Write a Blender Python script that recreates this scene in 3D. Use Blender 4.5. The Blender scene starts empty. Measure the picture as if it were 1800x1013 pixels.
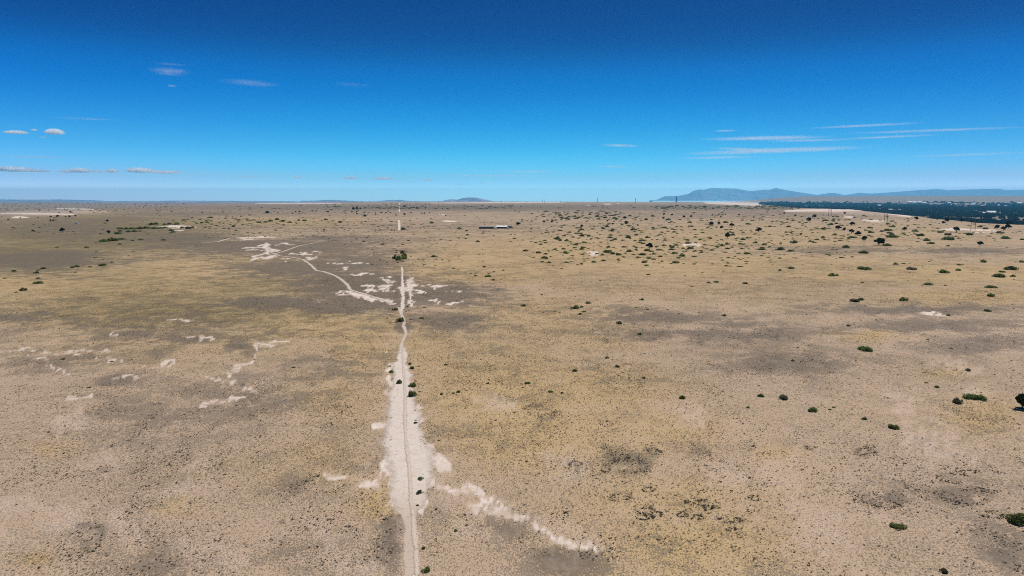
import bpy, math, random
import numpy as np
from mathutils import Vector
R = math.radians
rng = np.random.default_rng(7); random.seed(7)
scene = bpy.context.scene
COL = scene.collection

# ------------------------------------------------------------------ camera model (drone over the plain)
W, H, F, EYE, V0 = 1800.0, 1013.0, 1239.0, 45.0, 349.5
PITCH = math.atan((H / 2 - V0) / F)
cp, sp = math.cos(PITCH), math.sin(PITCH)
def ray(u, v):                         # world direction of a photo pixel
    x = (np.asarray(u, float) - W / 2) / F; y = (np.asarray(v, float) - H / 2) / F
    return x, cp - y * sp, -sp - y * cp
def project(x, y, z):                  # world point -> photo pixel
    dz = z - EYE
    d = np.maximum(y * cp - dz * sp, 1e-3)
    return W / 2 + F * x / d, H / 2 - F * (dz * cp + y * sp) / d

# ------------------------------------------------------------------ numpy noise
def _h(ix, iy, s):
    n = (ix.astype(np.int64) * 374761393 + iy.astype(np.int64) * 668265263 + s * 974634777) & 0xFFFFFFFF
    n = ((n ^ (n >> 13)) * 1274126177) & 0xFFFFFFFF
    return ((n ^ (n >> 16)) & 0xFFFF) / 65535.0
def vnoise(x, y, s=0):
    ix = np.floor(x); iy = np.floor(y); fx = x - ix; fy = y - iy
    fx = fx * fx * (3 - 2 * fx); fy = fy * fy * (3 - 2 * fy)
    a = _h(ix, iy, s); b = _h(ix + 1, iy, s); c = _h(ix, iy + 1, s); d = _h(ix + 1, iy + 1, s)
    return (a + (b - a) * fx) * (1 - fy) + (c + (d - c) * fx) * fy
def fbm(x, y, o=4, s=0):
    t = 0; a = 0.5; n = 0
    for k in range(o):
        t = t + a * vnoise(x, y, s + k * 17); n += a; a *= 0.5; x = x * 2.03 + 11.3; y = y * 2.03 - 7.1
    return t / n
def sstep(a, b, x):
    t = np.clip((x - a) / (b - a), 0, 1); return t * t * (3 - 2 * t)

# ------------------------------------------------------------------ terrain
EDGE = np.array([(-900, 392), (-300, 380), (0, 374.5), (100, 371), (150, 367), (230, 363), (330, 360), (420, 358.2), (520, 357.3), (600, 356.3),
    (700, 355), (900, 354.4), (1100, 354.8), (1200, 356), (1300, 358.5), (1360, 361.5), (1420, 366), (1500, 368.5), (1560, 372.5), (1600, 375.5),
    (1680, 382), (1720, 385), (1800, 386.5), (2100, 390), (2800, 400)], float)
def edge_r(az):                        # distance to the mesa rim for an azimuth (tan of angle from +Y)
    u = W / 2 + F * az / cp
    v = np.interp(u, EDGE[:, 0], EDGE[:, 1])
    return EYE * F / (v - V0)
def zf(x, y):
    x = np.asarray(x, float); y = np.asarray(y, float)
    r = np.hypot(x, y); yy = np.maximum(y, 1.0)
    az = np.clip(x / yy, -1.6, 1.6)
    re = np.where(y > 0, edge_r(az), 3000.0)
    z = (fbm(x / 70, y / 70, 2, 3) - .5) * .5 * sstep(60, 200, r) + (fbm(x / 900, y / 900, 2, 5) - .5) * 2.2 * sstep(300, 1500, r)
    # badland ridges along the right-hand rim
    u = W / 2 + F * az
    rim = np.exp(-((r - (re - 250)) / 260) ** 2) * np.exp(-((u - 1275) / 75) ** 2) * 13
    rim = rim + np.exp(-((r - (re - 120)) / 150) ** 2) * np.exp(-((u - 1470) / 70) ** 2) * 6
    z = z + rim * (.55 + .9 * fbm(x / 60, y / 60, 3, 9))
    right = sstep(-.1, .25, az)
    drop = 42 + 30 * right
    wob = (fbm(x / 160, y / 160, 3, 21) - .5) * 160
    fall = sstep(0, 420, r - re + wob * sstep(500, 1500, r))
    z = z - drop * fall
    far = sstep(12500, 26000, r)
    right = sstep(.27, .43, az)
    z = z + far * (drop + 150) * right * fall - np.maximum(r - 9000, 0) ** 2 / 1.48e7
    return z
def at(u, v, z0=None):
    dx, dy, dz = ray(u, v)
    z = 0.0
    for _ in range(6):
        t = (EYE - z) / np.maximum(-dz, 1e-4)
        x, y = dx * t, dy * t
        z = .5 * z + .5 * zf(x, y) if z0 is None else z0
    return x, y, zf(x, y) if z0 is None else z0

# ------------------------------------------------------------------ object helpers
def tag(o, label=None, cat=None, group=None, kind=None):
    if label: o['label'] = label
    if cat: o['category'] = cat
    if group: o['group'] = group
    if kind: o['kind'] = kind
    return o
def mesh(name, v, f, mats, fm=None, smooth=False):
    me = bpy.data.meshes.new(name)
    me.from_pydata([tuple(p) for p in v], [], [tuple(q) for q in f])
    for m in (mats if isinstance(mats, (list, tuple)) else [mats]): me.materials.append(m)
    if fm is not None: me.polygons.foreach_set('material_index', np.asarray(fm, np.int32))
    if smooth: me.polygons.foreach_set('use_smooth', np.ones(len(me.polygons), bool))
    me.update(); return me
def npmesh(name, v, q, mats, smooth=False):   # big meshes: v (n,3) and q (m,k) arrays
    me = bpy.data.meshes.new(name); k = q.shape[1]
    me.vertices.add(len(v)); me.vertices.foreach_set('co', np.ascontiguousarray(v, np.float32).ravel())
    me.loops.add(q.size); me.loops.foreach_set('vertex_index', q.astype(np.int32).ravel())
    me.polygons.add(len(q)); me.polygons.foreach_set('loop_start', np.arange(0, q.size, k, dtype=np.int32))
    if smooth: me.polygons.foreach_set('use_smooth', np.ones(len(q), bool))
    for m in (mats if isinstance(mats, (list, tuple)) else [mats]): me.materials.append(m)
    me.update(calc_edges=True); me.validate(); return me
def put(name, data, loc=(0, 0, 0), rz=0, sc=(1, 1, 1), parent=None, coll=None):
    o = bpy.data.objects.new(name, data); (coll or COL).objects.link(o)
    o.location = loc; o.rotation_euler = (0, 0, rz); o.scale = sc
    if parent: o.parent = parent
    return o
class MB:
    def __init__(s): s.v = []; s.f = []
    def add(s, v, f):
        n = len(s.v); s.v += [tuple(p) for p in v]; s.f += [tuple(i + n for i in q) for q in f]; return s
    def box(s, x0, x1, y0, y1, z0, z1):
        return s.add([(x0, y0, z0), (x1, y0, z0), (x1, y1, z0), (x0, y1, z0), (x0, y0, z1), (x1, y0, z1), (x1, y1, z1), (x0, y1, z1)],
            [(0, 3, 2, 1), (4, 5, 6, 7), (0, 1, 5, 4), (1, 2, 6, 5), (2, 3, 7, 6), (3, 0, 4, 7)])
    def tube(s, pts, rad, n=7):
        pts = [Vector(p) for p in pts]; rings = []
        for i, p in enumerate(pts):
            d = (pts[min(i + 1, len(pts) - 1)] - pts[max(i - 1, 0)]).normalized()
            a = d.orthogonal().normalized(); b = d.cross(a); r = rad[i] if isinstance(rad, (list, tuple)) else rad
            rings.append([p + (a * math.cos(t) + b * math.sin(t)) * r for t in [2 * math.pi * k / n for k in range(n)]])
        v = [q for rg in rings for q in rg]; f = []
        for i in range(len(pts) - 1):
            for k in range(n): f.append((i * n + k, i * n + (k + 1) % n, (i + 1) * n + (k + 1) % n, (i + 1) * n + k))
        f.append(tuple(range(n - 1, -1, -1))); f.append(tuple((len(pts) - 1) * n + k for k in range(n)))
        return s.add(v, f)
    def me(s, name, mat, smooth=False): return mesh(name, s.v, s.f, mat, smooth=smooth)

# ------------------------------------------------------------------ materials
class NT:
    def __init__(s, name):
        s.m = bpy.data.materials.new(name); s.m.use_nodes = True; s.t = s.m.node_tree; s.n = s.t.nodes
        s.b = s.n['Principled BSDF']; s.b.inputs['Roughness'].default_value = .95; s.b.inputs['Specular IOR Level'].default_value = .1
    def N(s, typ, **kw):
        n = s.n.new(typ)
        for k, v in kw.items():
            if k == 'i':
                for kk, vv in v.items(): s.L(vv, n.inputs[kk])
            else: setattr(n, k, v)
        return n
    def L(s, a, b):
        if isinstance(a, bpy.types.NodeSocket): s.t.links.new(a, b)
        elif isinstance(a, tuple) and len(a) == 3 and b.type == 'RGBA': b.default_value = (*a, 1)
        else: b.default_value = a
    def math(s, op, a, b=0.0, c=0.0, clamp=False):
        n = s.N('ShaderNodeMath', operation=op, use_clamp=clamp); s.L(a, n.inputs[0]); s.L(b, n.inputs[1]); s.L(c, n.inputs[2]); return n.outputs[0]
    def mix(s, f, a, b):
        n = s.N('ShaderNodeMix', data_type='RGBA'); s.L(f, n.inputs[0]); s.L(a, n.inputs[6]); s.L(b, n.inputs[7]); return n.outputs[2]
    def ramp(s, x, a, b, c=0.0, d=1.0):
        n = s.N('ShaderNodeMapRange', interpolation_type='SMOOTHSTEP'); s.L(x, n.inputs[0])
        for i, q in enumerate((a, b, c, d)): s.L(q, n.inputs[1 + i])
        return n.outputs[0]
    def noise(s, co, scale, det=3.0, rough=.55, dist=0.0):
        n = s.N('ShaderNodeTexNoise'); s.L(co, n.inputs['Vector']); n.inputs['Scale'].default_value = scale
        n.inputs['Detail'].default_value = det; n.inputs['Roughness'].default_value = rough; n.inputs['Distortion'].default_value = dist
        return n.outputs[0]
    def col(s, c): s.L(c, s.b.inputs['Base Color']); return s.m
def plain(name, c, var=.25, scale=2.0, rough=.9):
    k = NT(name); co = k.N('ShaderNodeTexCoord').outputs['Object']
    n = k.noise(co, scale, 4)
    k.b.inputs['Roughness'].default_value = rough
    return k.col(k.mix(n, tuple(q * (1 - var) for q in c), tuple(min(1, q * (1 + var)) for q in c)))
def foliage(name, dark, light):
    k = NT(name); g = k.N('ShaderNodeNewGeometry').outputs['Random Per Island']
    o = k.N('ShaderNodeObjectInfo').outputs['Random']
    c = k.mix(k.ramp(g, .15, 1.0), dark, light)
    hs = k.N('ShaderNodeHueSaturation'); k.L(k.math('MULTIPLY_ADD', o, .06, .47), hs.inputs['Hue'])
    k.L(k.math('MULTIPLY_ADD', o, .6, .7), hs.inputs['Value']); k.L(c, hs.inputs['Color'])
    k.b.inputs['Specular IOR Level'].default_value = .15; k.b.inputs['Roughness'].default_value = .7
    tr_ = k.N('ShaderNodeBsdfTranslucent'); k.L(hs.outputs[0], tr_.inputs[0]); mx = k.N('ShaderNodeMixShader'); mx.inputs[0].default_value = .4
    k.t.links.new(k.b.outputs[0], mx.inputs[1]); k.t.links.new(tr_.outputs[0], mx.inputs[2]); k.t.links.new(mx.outputs[0], k.n['Material Output'].inputs['Surface'])
    return k.col(hs.outputs[0])

PINK, STRAW, SCRUB, CHALK, OLIVE, TUFT = (.415, .300, .205), (.452, .313, .155), (.124, .105, .095), (.66, .575, .50), (.205, .156, .064), (.115, .092, .068)
def ground_mat():
    k = NT('desert_soil'); pos = k.N('ShaderNodeNewGeometry').outputs['Position']
    A = k.N('ShaderNodeSeparateColor'); k.L(k.N('ShaderNodeAttribute', attribute_name='cover').outputs['Color'], A.inputs[0])
    B = k.N('ShaderNodeSeparateColor'); k.L(k.N('ShaderNodeAttribute', attribute_name='soil').outputs['Color'], B.inputs[0])
    grass, scrub, chalk = A.outputs[0], A.outputs[1], A.outputs[2]
    bare, olive, clump = B.outputs[0], B.outputs[1], B.outputs[2]
    st = k.N('ShaderNodeMapping'); st.inputs['Scale'].default_value = (1, .6, 1); k.L(pos, st.inputs[0]); sv = st.outputs[0]
    n03 = k.noise(sv, 4.6, 2, .6, .5); n05 = k.noise(sv, 1.5, 3, .65, .3); n2 = k.noise(sv, .42, 4, .62, .4); n9 = k.noise(pos, .10, 4, .62, .6); n60 = k.noise(pos, .016, 5, .62, .4)
    def dev(n, a): return k.math('MULTIPLY', k.math('SUBTRACT', n, .5), a)
    def plus(*q):
        r = q[0]
        for t in q[1:]: r = k.math('ADD', r, t)
        return r
    g = plus(k.math('MULTIPLY', grass, 1.25), .12, dev(n60, 1.0), dev(n9, 1.3), dev(n2, .7), dev(n05, .35))
    c = k.mix(k.ramp(g, -.15, 1.0), PINK, STRAW)
    c = k.mix(k.math('MULTIPLY', k.ramp(plus(olive, dev(n9, .9), dev(n2, .6)), .1, 1.05), .95), c, OLIVE)
    d2 = plus(scrub, dev(n60, 1.1), dev(n9, 1.6), dev(n2, 1.0))
    fine = plus(n03, dev(n05, .7))
    c = k.mix(k.math('MULTIPLY', k.math('MULTIPLY', k.ramp(d2, .12, .95), .95), k.ramp(fine, .34, .60, .42, 1.0)), c, SCRUB)
    c = k.mix(k.ramp(n05, .42, .75, 0.0, .30), c, k.mix(n9, (.52, .40, .30), (.40, .29, .16)))
    # litter, pebbles and small dead tufts: crisp fine speckle whose density drifts over the plain
    dens = plus(k.math('MULTIPLY', clump, .34), k.math('MULTIPLY', k.ramp(plus(n9, dev(n2, .8)), .32, .72), .26), k.math('MULTIPLY', k.ramp(n60, .38, .62), .14), k.math('MULTIPLY', k.ramp(d2, .0, .8), .35))
    w0 = k.math('SUBTRACT', 1.0, k.ramp(chalk, .2, .7)); w1 = k.math('SUBTRACT', 1.0, k.math('MULTIPLY', k.ramp(bare, .1, .8), .6))
    dens = k.math('MULTIPLY', k.math('MULTIPLY', dens, w0), w1)
    f = plus(n03, dev(n05, .45), k.math('MULTIPLY', dens, .40))
    sp_ = k.math('MULTIPLY', k.ramp(f, .585, .70), .78)
    sp_ = k.math('MULTIPLY', sp_, k.math('SUBTRACT', 1.0, k.math('MULTIPLY', k.ramp(chalk, .3, .8), .8)))
    c = k.mix(sp_, c, k.mix(k.ramp(n2, .4, .65), TUFT, (.15, .118, .08)))
    c = k.mix(k.math('MULTIPLY', k.ramp(f, .44, .32), .32), c, k.mix(k.ramp(n9, .4, .6), (.60, .47, .375), (.55, .43, .27)))
    # bare chalky pans: a pale dusty halo, then the white itself fraying into it
    n_v = k.noise(pos, .16, 3, .55, .8); rv = k.math('SUBTRACT', 1.0, k.math('ABSOLUTE', dev(n_v, 5.0)))
    halo = k.math('MULTIPLY', k.ramp(plus(chalk, dev(n2, .5), dev(n05, .5)), .02, .6), k.math('MULTIPLY', k.ramp(chalk, .0, .15), .62))
    c = k.mix(halo, c, (.50, .385, .30))
    w = plus(chalk, dev(n2, 1.1), dev(n9, .6), dev(n05, 1.0), dev(n03, .5), k.math('MULTIPLY', k.math('SUBTRACT', rv, .6), .7))
    w = k.math('MULTIPLY', k.ramp(w, .32, .92), k.ramp(chalk, .05, .35))
    c = k.mix(k.math('MULTIPLY', w, .95), c, k.mix(k.ramp(n2, .35, .7), (.70, .61, .53), (.60, .50, .425)))
    w2 = k.math('MULTIPLY', k.ramp(plus(bare, dev(n2, 1.0), dev(n9, 1.0), dev(n05, .7)), .2, 1.0), .8)
    c = k.mix(k.math('MULTIPLY', w2, k.math('SUBTRACT', 1.0, k.math('MULTIPLY', sp_, .7))), c, (.56, .43, .345))
    bp = k.N('ShaderNodeBump'); bp.inputs['Strength'].default_value = .6; bp.inputs['Distance'].default_value = .22
    k.L(plus(k.math('MULTIPLY', n03, .5), k.math('MULTIPLY', sp_, .5)), bp.inputs['Height'])
    k.L(bp.outputs[0], k.b.inputs['Normal'])
    return k.col(c)
def dirt_mat(name, c1, c2, edge_scrub=.5, near=None):
    k = NT(name); pos = k.N('ShaderNodeNewGeometry').outputs['Position']
    core = k.N('ShaderNodeAttribute', attribute_name='core').outputs['Fac']
    n = k.noise(pos, .4, 5, .65); n2 = k.noise(pos, 2.6, 3, .65); n1 = k.noise(pos, 1.0, 4, .65)
    c = k.mix(k.ramp(n, .35, .7), c1, c2)
    if near:                               # the dust thins out to tan soil at this end of the track
        sx = k.N('ShaderNodeSeparateXYZ'); k.L(pos, sx.inputs[0]); c = k.mix(k.ramp(k.math('ADD', sx.outputs[1], k.math('MULTIPLY', k.math('SUBTRACT', n, .5), 16)), 92, 108, .8, 0.0), c, near)
    c = k.mix(k.ramp(n1, .42, .70, 0.0, .6), c, (.47, .375, .29)); c = k.mix(k.ramp(n2, .45, .7, 0.0, .3), c, (.40, .31, .235))
    t = k.math('MULTIPLY', k.ramp(n2, .60, .70, 0.0, edge_scrub + .2), k.ramp(k.math('ADD', n, k.math('MULTIPLY', k.math('SUBTRACT', 1.0, core), .25)), .42, .62))
    c = k.mix(t, c, (.17, .13, .095))
    bp = k.N('ShaderNodeBump'); bp.inputs['Strength'].default_value = .5; bp.inputs['Distance'].default_value = .12
    k.L(n2, bp.inputs['Height']); k.L(bp.outputs[0], k.b.inputs['Normal'])
    a = k.math('ADD', core, k.math('ADD', k.math('MULTIPLY', k.math('SUBTRACT', n1, .5), 1.5), k.math('ADD', k.math('MULTIPLY', k.math('SUBTRACT', n2, .5), 1.0), k.math('MULTIPLY', k.math('SUBTRACT', n, .5), 1.1))))
    k.L(k.ramp(a, .20, .95), k.b.inputs['Alpha'])
    return k.col(c)
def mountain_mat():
    k = NT('haze_tinted_rock'); pos = k.N('ShaderNodeNewGeometry').outputs['Position']
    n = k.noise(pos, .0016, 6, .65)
    return k.col(k.mix(k.ramp(n, .35, .65), (.13, .18, .24), (.25, .29, .36)))  # grey rock with some of the blue haze put into its colour

M_ground = ground_mat()
M_track = dirt_mat('bare_white_dirt', CHALK, (.57, .475, .40), .45, (.45, .345, .26))
M_trail = dirt_mat('trodden_tan_dirt', (.60, .50, .41), (.54, .44, .35), .2)
M_pale = dirt_mat('trail_pale_dirt', (.60, .50, .42), (.50, .40, .32), .2)
M_mount = mountain_mat()
M_shrub = foliage('shrub_leaves', (.08, .11, .03), (.30, .34, .105))
M_grey = foliage('grey_shrub_leaves', (.10, .105, .06), (.27, .265, .155))
M_bright = foliage('bright_shrub_leaves', (.065, .11, .03), (.24, .30, .09))
M_jun = foliage('juniper_needles', (.014, .02, .010), (.055, .065, .03))
M_wood = plain('shrub_wood', (.11, .085, .062), .35, 6)
M_bark = plain('juniper_bark', (.09, .07, .055), .35, 4)
M_pole = plain('weathered_pole_wood', (.10, .07, .055), .3, 3)
M_steel = plain('dull_steel', (.16, .17, .18), .2, 1)
M_dark = plain('dark_concrete', (.03, .033, .04), .2, .05)
M_white = plain('white_painted_sheet', (.78, .78, .76), .08, 1, .5)
M_grey_roof = plain('grey_tin_roof', (.25, .235, .22), .2, 1, .5)
M_wall = plain('brown_siding', (.10, .085, .08), .25, 2)
M_tanwall = plain('tan_stucco', (.42, .35, .28), .12, 1)
M_glass = plain('dark_window_glass', (.03, .035, .045), .1, 1, .1)
M_tyre = plain('black_rubber', (.02, .02, .02), .2, 5)
M_blue = plain('blue_grey_car_paint', (.15, .17, .22), .1, 1, .3)
M_straw = foliage('dry_grass_blades', (.20, .145, .07), (.42, .30, .15))
M_deadscrub = foliage('grey_scrub_twigs', (.075, .064, .052), (.19, .155, .115))
M_cotton = foliage('valley_tree_leaves', (.006, .011, .006), (.02, .028, .014))

# ------------------------------------------------------------------ ground painting, strokes in photo pixels carried onto the terrain
def seg_d(u, v, p, q, k):              # distance to a segment, v stretched by k
    du, dv = q[0] - p[0], (q[1] - p[1]) * k; L = du * du + dv * dv + 1e-9
    t = np.clip(((u - p[0]) * du + (v - p[1]) * k * dv) / L, 0, 1)
    return np.hypot(u - p[0] - t * du, (v - p[1]) * k - t * dv) / (.35 + .65 * np.sin(np.pi * (t * .86 + .07)) ** .7)
PANS = [(418,418,485,417,2.5),(482,429,521,430.5,1.6),(451,433,471,432,1.4),(423,437,461,436.7,1.4),(462,440,489,439,2),(505,447,551,448,1.5),(528,443,571,444,1),
 (457,453.5,485,450,2.2),(494,456,508,456,1),(533,454.5,562,455,1.3),(565,463,619,460.7,.9),(610,465,652,464,1),(587,472.6,619,472,.7),(603,482,663,483,1.2),
 (663,490,695,487,1.3),(672,493.5,695,494.5,2.6),(629,503,692,506,1.8),(651,508,693,508,1.8),(585,515,620,515,1.6),(613,514,688,533,5),(638,511,660,515,2.2),
 (719,500,793,503,1.5),(720,492,723,520,5),(731,513.5,741,513,1.5),(756,505.5,776,509,1.3),(784,512.7,818,515.3,1.2),(703,505,712,511,4.5),(775,537,816,531.5,2.2),
 (762,528,775,536,1.8),(722,527,728,531,2.4),(728,531,722,536,2.4),(722,536,727,540,2.2),(744,526.7,774,525,1),(465,428,474,446,4),(440,453.5,472,444,2),
 (0,616,63,608.6,1.5),(50,626,96,621,2),(101,619,177,617.5,2.3),(177,617.5,192,621,2),(174,629,227,631,2.3),(78,646.5,126,649,2.3),(248,644,311,631,2.3),
 (192,667,253,662,3.5),(126,702,162,697,2.5),(195,590,210,589,2),(290,563,336,564.4,1.8),(328,593.5,379,596,2.3),(391,651.6,450,636,2.8),(414,684,450,682,3.5),
 (359,662,414,667,2.6),(346,715,430,700,3.5),(450,603.6,508,598.5,4),(450,614,466,608.6,3.5),(450,628,440,636,3),(670,639,705,638,2),(672,619,680,619,2),(672,690,690,692,4),(665,750,690,745,9),
 (690,640,690,690,3),(742,802,785,817,9),(752,832,757,857,5),(567,836,610,837,4),(640,854,672,843,4),(767,860,846,868,4.5),(846,868,848,885,3.5),(830,890,900,908,4.8),(800,852,850,862,3),(856,880,900,896,2.5),
 (900,906,928,908,5),(940,915,973,940,3),(973,944,1050,966.5,5),
 (755,357,990,356.2,.7),(450,357.6,600,357.4,.8),(0,375,130,377,1.2),(100,367,170,368,.8),(20,383,50,382,1),(775,375,782,378.5,1),(780,389,800,389,1.1),
 (1240,356.5,1340,359,2.5),(1300,359,1345,360.5,2),(1380,371,1500,368.5,2.2),(1430,371,1530,370,1.6),(1515,387,1555,389,1.2),(1555,374,1600,381,2),(1480,380,1500,382,1),(1060,359,1075,359,.8),
 (280,399,335,398,1.2),(300,402,330,402,.8),(1650,404,1760,406,1.5),(780,700,784,712,2),(1640,549,1665,553,2),(1600,553,1665,549,1.5),(1200,433,1230,430,2),(696,740,692,640,3),(722,660,730,760,2.5),(690,800,688,850,5),(690,860,700,895,6),(750,790,752,830,6),(735,870,740,900,6),(718,900,722,960,5),(720,960,724,1020,4),(1030,443,1050,445,1.5)]
_r = np.random.default_rng(77); _x = []   # braided companions of the pans
for (a, b, e, f, w) in PANS:
    if b < 380 or b > 700 or abs(a - e) < 12: continue
    for q in range(3 if b < 560 else 3):
        t0 = _r.random() * .6; t1 = t0 + .2 + .35 * _r.random(); o = (_r.random() * 2 - 1) * (3.2 if b < 560 else 6) + .8
        _x.append((a + (e - a) * t0, b + (f - b) * t0 + o, a + (e - a) * t1 + 8 * _r.random(), b + (f - b) * t1 + o + _r.normal() * 1.0, w * (.35 + .3 * _r.random())))
PANS = [(a, b, e, f, w * (.42 if 545 < b < 700 and abs(a - e) > 12 else .46 if 400 < b < 700 and abs(a - e) > 12 else 1)) for a, b, e, f, w in PANS] + _x
BARE = [(1545,904,1560,921,7),(760,855,850,885,15),(830,890,930,910,13),(940,915,1050,966,15),(742,800,788,830,16),(640,850,690,840,14),(203,908,241,959,16),(0,883,76,893,12),(292,862,355,855,12),(340,822,365,814,12),(0,944,14,944,12),(628,1005,652,992,12),(100,760,150,740,10),(440,690,480,680,8),(714,895,718,1020,11),(725,640,728,760,4),(684,640,680,760,5),(96,750,142,722,10),(818,933,856,944,18),(770,880,790,885,14),(840,700,900,720,14),(1640,640,1720,650,12),(1560,690,1600,720,18),(1600,760,1700,800,30),(1350,820,1400,850,25),(90,900,140,930,24),
 (330,960,420,980,20),(560,920,600,1000,12),(160,820,200,810,14),(1180,720,1240,740,14),(1420,900,1500,1000,30),(1290,355,1340,360,5),(1400,369,1700,380,4),(0,376,190,372,4),(1700,690,1740,690,8),(980,800,1010,830,20),(1250,820,1300,850,14)]
# soft ellipses: channel, u, v, ru, rv, strength
ELL = [('d',430,432,150,11,.9),('d',560,470,150,16,.95),('d',600,538,130,14,.9),('d',490,533,110,9,1.0),('d',640,492,80,22,.95),('d',697,508,14,30,1.2),('d',709,575,13,9,.9),('d',780,518,110,18,.9),
 ('d',850,508,60,8,.6),('d',790,565,80,18,.6),('d',70,458,130,20,.7),('d',1600,545,170,8,.7),('d',1640,572,150,13,.8),('d',1720,605,110,16,.8),('d',1260,588,190,12,.7),('d',1160,560,140,10,.65),
 ('d',1370,640,110,20,.55),('d',1290,570,60,5,.6),('d',1775,965,55,44,.62),('d',1720,930,36,18,.5),('g',400,470,250,40,.7),('g',120,530,200,40,.6),('g',950,560,200,60,.5),('d',620,500,110,42,.75),('d',480,437,190,17,.85),('d',600,456,120,14,.6),('d',1105,802,60,22,.3),('d',1128,822,40,8,.3),('d',250,572,330,34,.3),('d',120,620,200,30,.25),('d',680,915,20,16,.55),('d',690,965,22,40,.6),
 ('d',150,962,60,30,.35),('d',165,925,26,8,.7),('d',300,1000,90,24,.35),('d',520,860,60,24,.35),('d',500,985,70,30,.3),('d',890,925,40,14,.35),('d',1010,985,60,24,.4),('d',500,918,18,6,.9),('d',200,670,40,14,.6),
 ('d',430,612,30,12,.6),('d',20,560,60,8,.7),('d',80,555,40,4,.6),('d',340,595,40,6,.6),('d',230,590,90,8,.6),('d',1560,880,40,12,.7),('d',1690,865,70,22,.6),('d',1240,800,40,14,.3),('d',720,560,30,10,.4),
 ('d',340,376,170,6,.5),('d',220,385,160,5,.4),('d',600,420,140,8,.55),('d',300,420,130,14,.55),('d',500,365,200,4,.5),('d',1000,366,160,5,.45),('d',1100,545,140,8,.4),('d',450,700,120,40,.35),('d',250,740,120,40,.35),('d',60,640,70,25,.4),
 ('d',1480,440,170,8,.45),('d',1700,440,120,8,.5),('d',1580,860,90,25,.4),('d',1080,640,60,8,.3),('d',560,650,90,30,.3),
 ('g',1300,420,500,30,.5),('g',1250,500,400,40,.4),('g',350,600,380,40,.35),('g',500,480,300,40,.5),('o',300,545,360,50,.85),('o',520,510,140,40,.6),('d',330,548,300,20,.25),('g',250,500,300,45,.75),('g',300,552,340,28,.75),('g',560,570,160,34,.75),('g',850,470,200,34,.8),('g',1000,450,280,40,.75),('g',1300,470,380,26,.75),('g',1620,482,350,20,.85),('g',880,690,170,110,.75),
 ('g',1000,690,190,60,.7),('g',950,760,170,70,.75),('g',1150,760,140,50,.55),('g',1230,960,190,70,.65),('g',760,620,70,60,.6),('g',640,600,70,60,.7),('g',600,700,90,60,.45),('g',1700,520,160,16,.8),('g',1040,600,120,30,.45),
 ('g',1300,430,300,20,.4),('g',60,500,160,30,.7),('g',600,440,100,12,.3),('g',1540,590,60,10,.8),('g',1660,655,40,8,.6),('g',60,985,30,12,.9),('g',90,790,40,14,.6),('g',665,880,35,30,.8),('g',310,890,40,14,.6),('g',560,800,80,40,.4),('g',1360,800,40,20,.6),
 ('g',1730,730,70,30,.6),('g',1180,880,200,50,.5),('g',540,830,200,40,.3),('g',1050,410,400,14,.35),('g',520,392,160,10,.6),('g',350,395,80,6,.6),('g',260,405,120,12,.5),
 ('o',170,412,260,42,1.3),('o',200,500,250,60,.55),('o',450,510,190,40,.7),('o',60,450,170,36,1.2),('o',300,395,120,10,.6),('o',550,385,140,14,.35),('o',1350,366,220,7,.6),('o',800,366,240,4,.6),('o',1500,400,330,20,.2),('o',1100,810,80,30,.4),('o',330,538,60,7,.9),
 ('o',1200,900,160,40,.3),('o',450,560,220,40,.3),('o',100,560,140,40,.35),
 ('d',900,365,1000,8,.62),('d',450,372,420,10,.4),('d',1350,376,500,12,.38),('d',700,400,500,12,.3),('d',120,405,200,30,.45),('c',240,960,240,60,.75),('c',350,900,300,120,.4),('c',500,860,110,40,.7),('c',560,960,120,60,.7),('c',1000,990,90,40,.8),('c',900,930,70,40,.6),('c',1680,860,160,60,.7),('c',1560,960,260,70,.45),('c',1250,810,80,30,.3),
 ('c',1100,580,140,14,.6),('c',1300,640,160,50,.6),('c',420,740,200,60,.5),('c',150,690,160,40,.4),('c',1400,500,300,30,.25),('c',1650,640,140,30,.3),('c',900,620,200,60,.15),('c',1740,960,90,60,.8),('c',690,960,24,50,.8),('c',1080,810,90,30,.3),('c',260,820,360,140,.6),('c',520,760,160,60,.35),('c',740,900,60,50,.4)]
RINGS = [(1135,899,14,5.5),(1153,905,10,5),(1134,910,13,3.5),(1088,875,16,5),(1230,884,10,5),(1258,892,7,3),(1208,882,4.5,3),(1245,893,9,4),(1325,876,9,4.5),(1200,905,8,4),(1226,910,10,4),(1282,914,20,5),(1285,931,8,3),
 (1105,820,36,12),(1090,806,12,8),(1065,827,8,3),(1150,794,12,5),(1012,815,10,4),(1140,861,12,4),(1550,878,38,14),(1700,872,45,14),(1520,795,16,6),(1424,787,8,3),(1530,786,7,2.5),(950,723,24,10),(970,728,10,4),(1065,745,10,5),(1745,905,18,6),(1675,840,26,9),(1700,832,14,5)]
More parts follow.
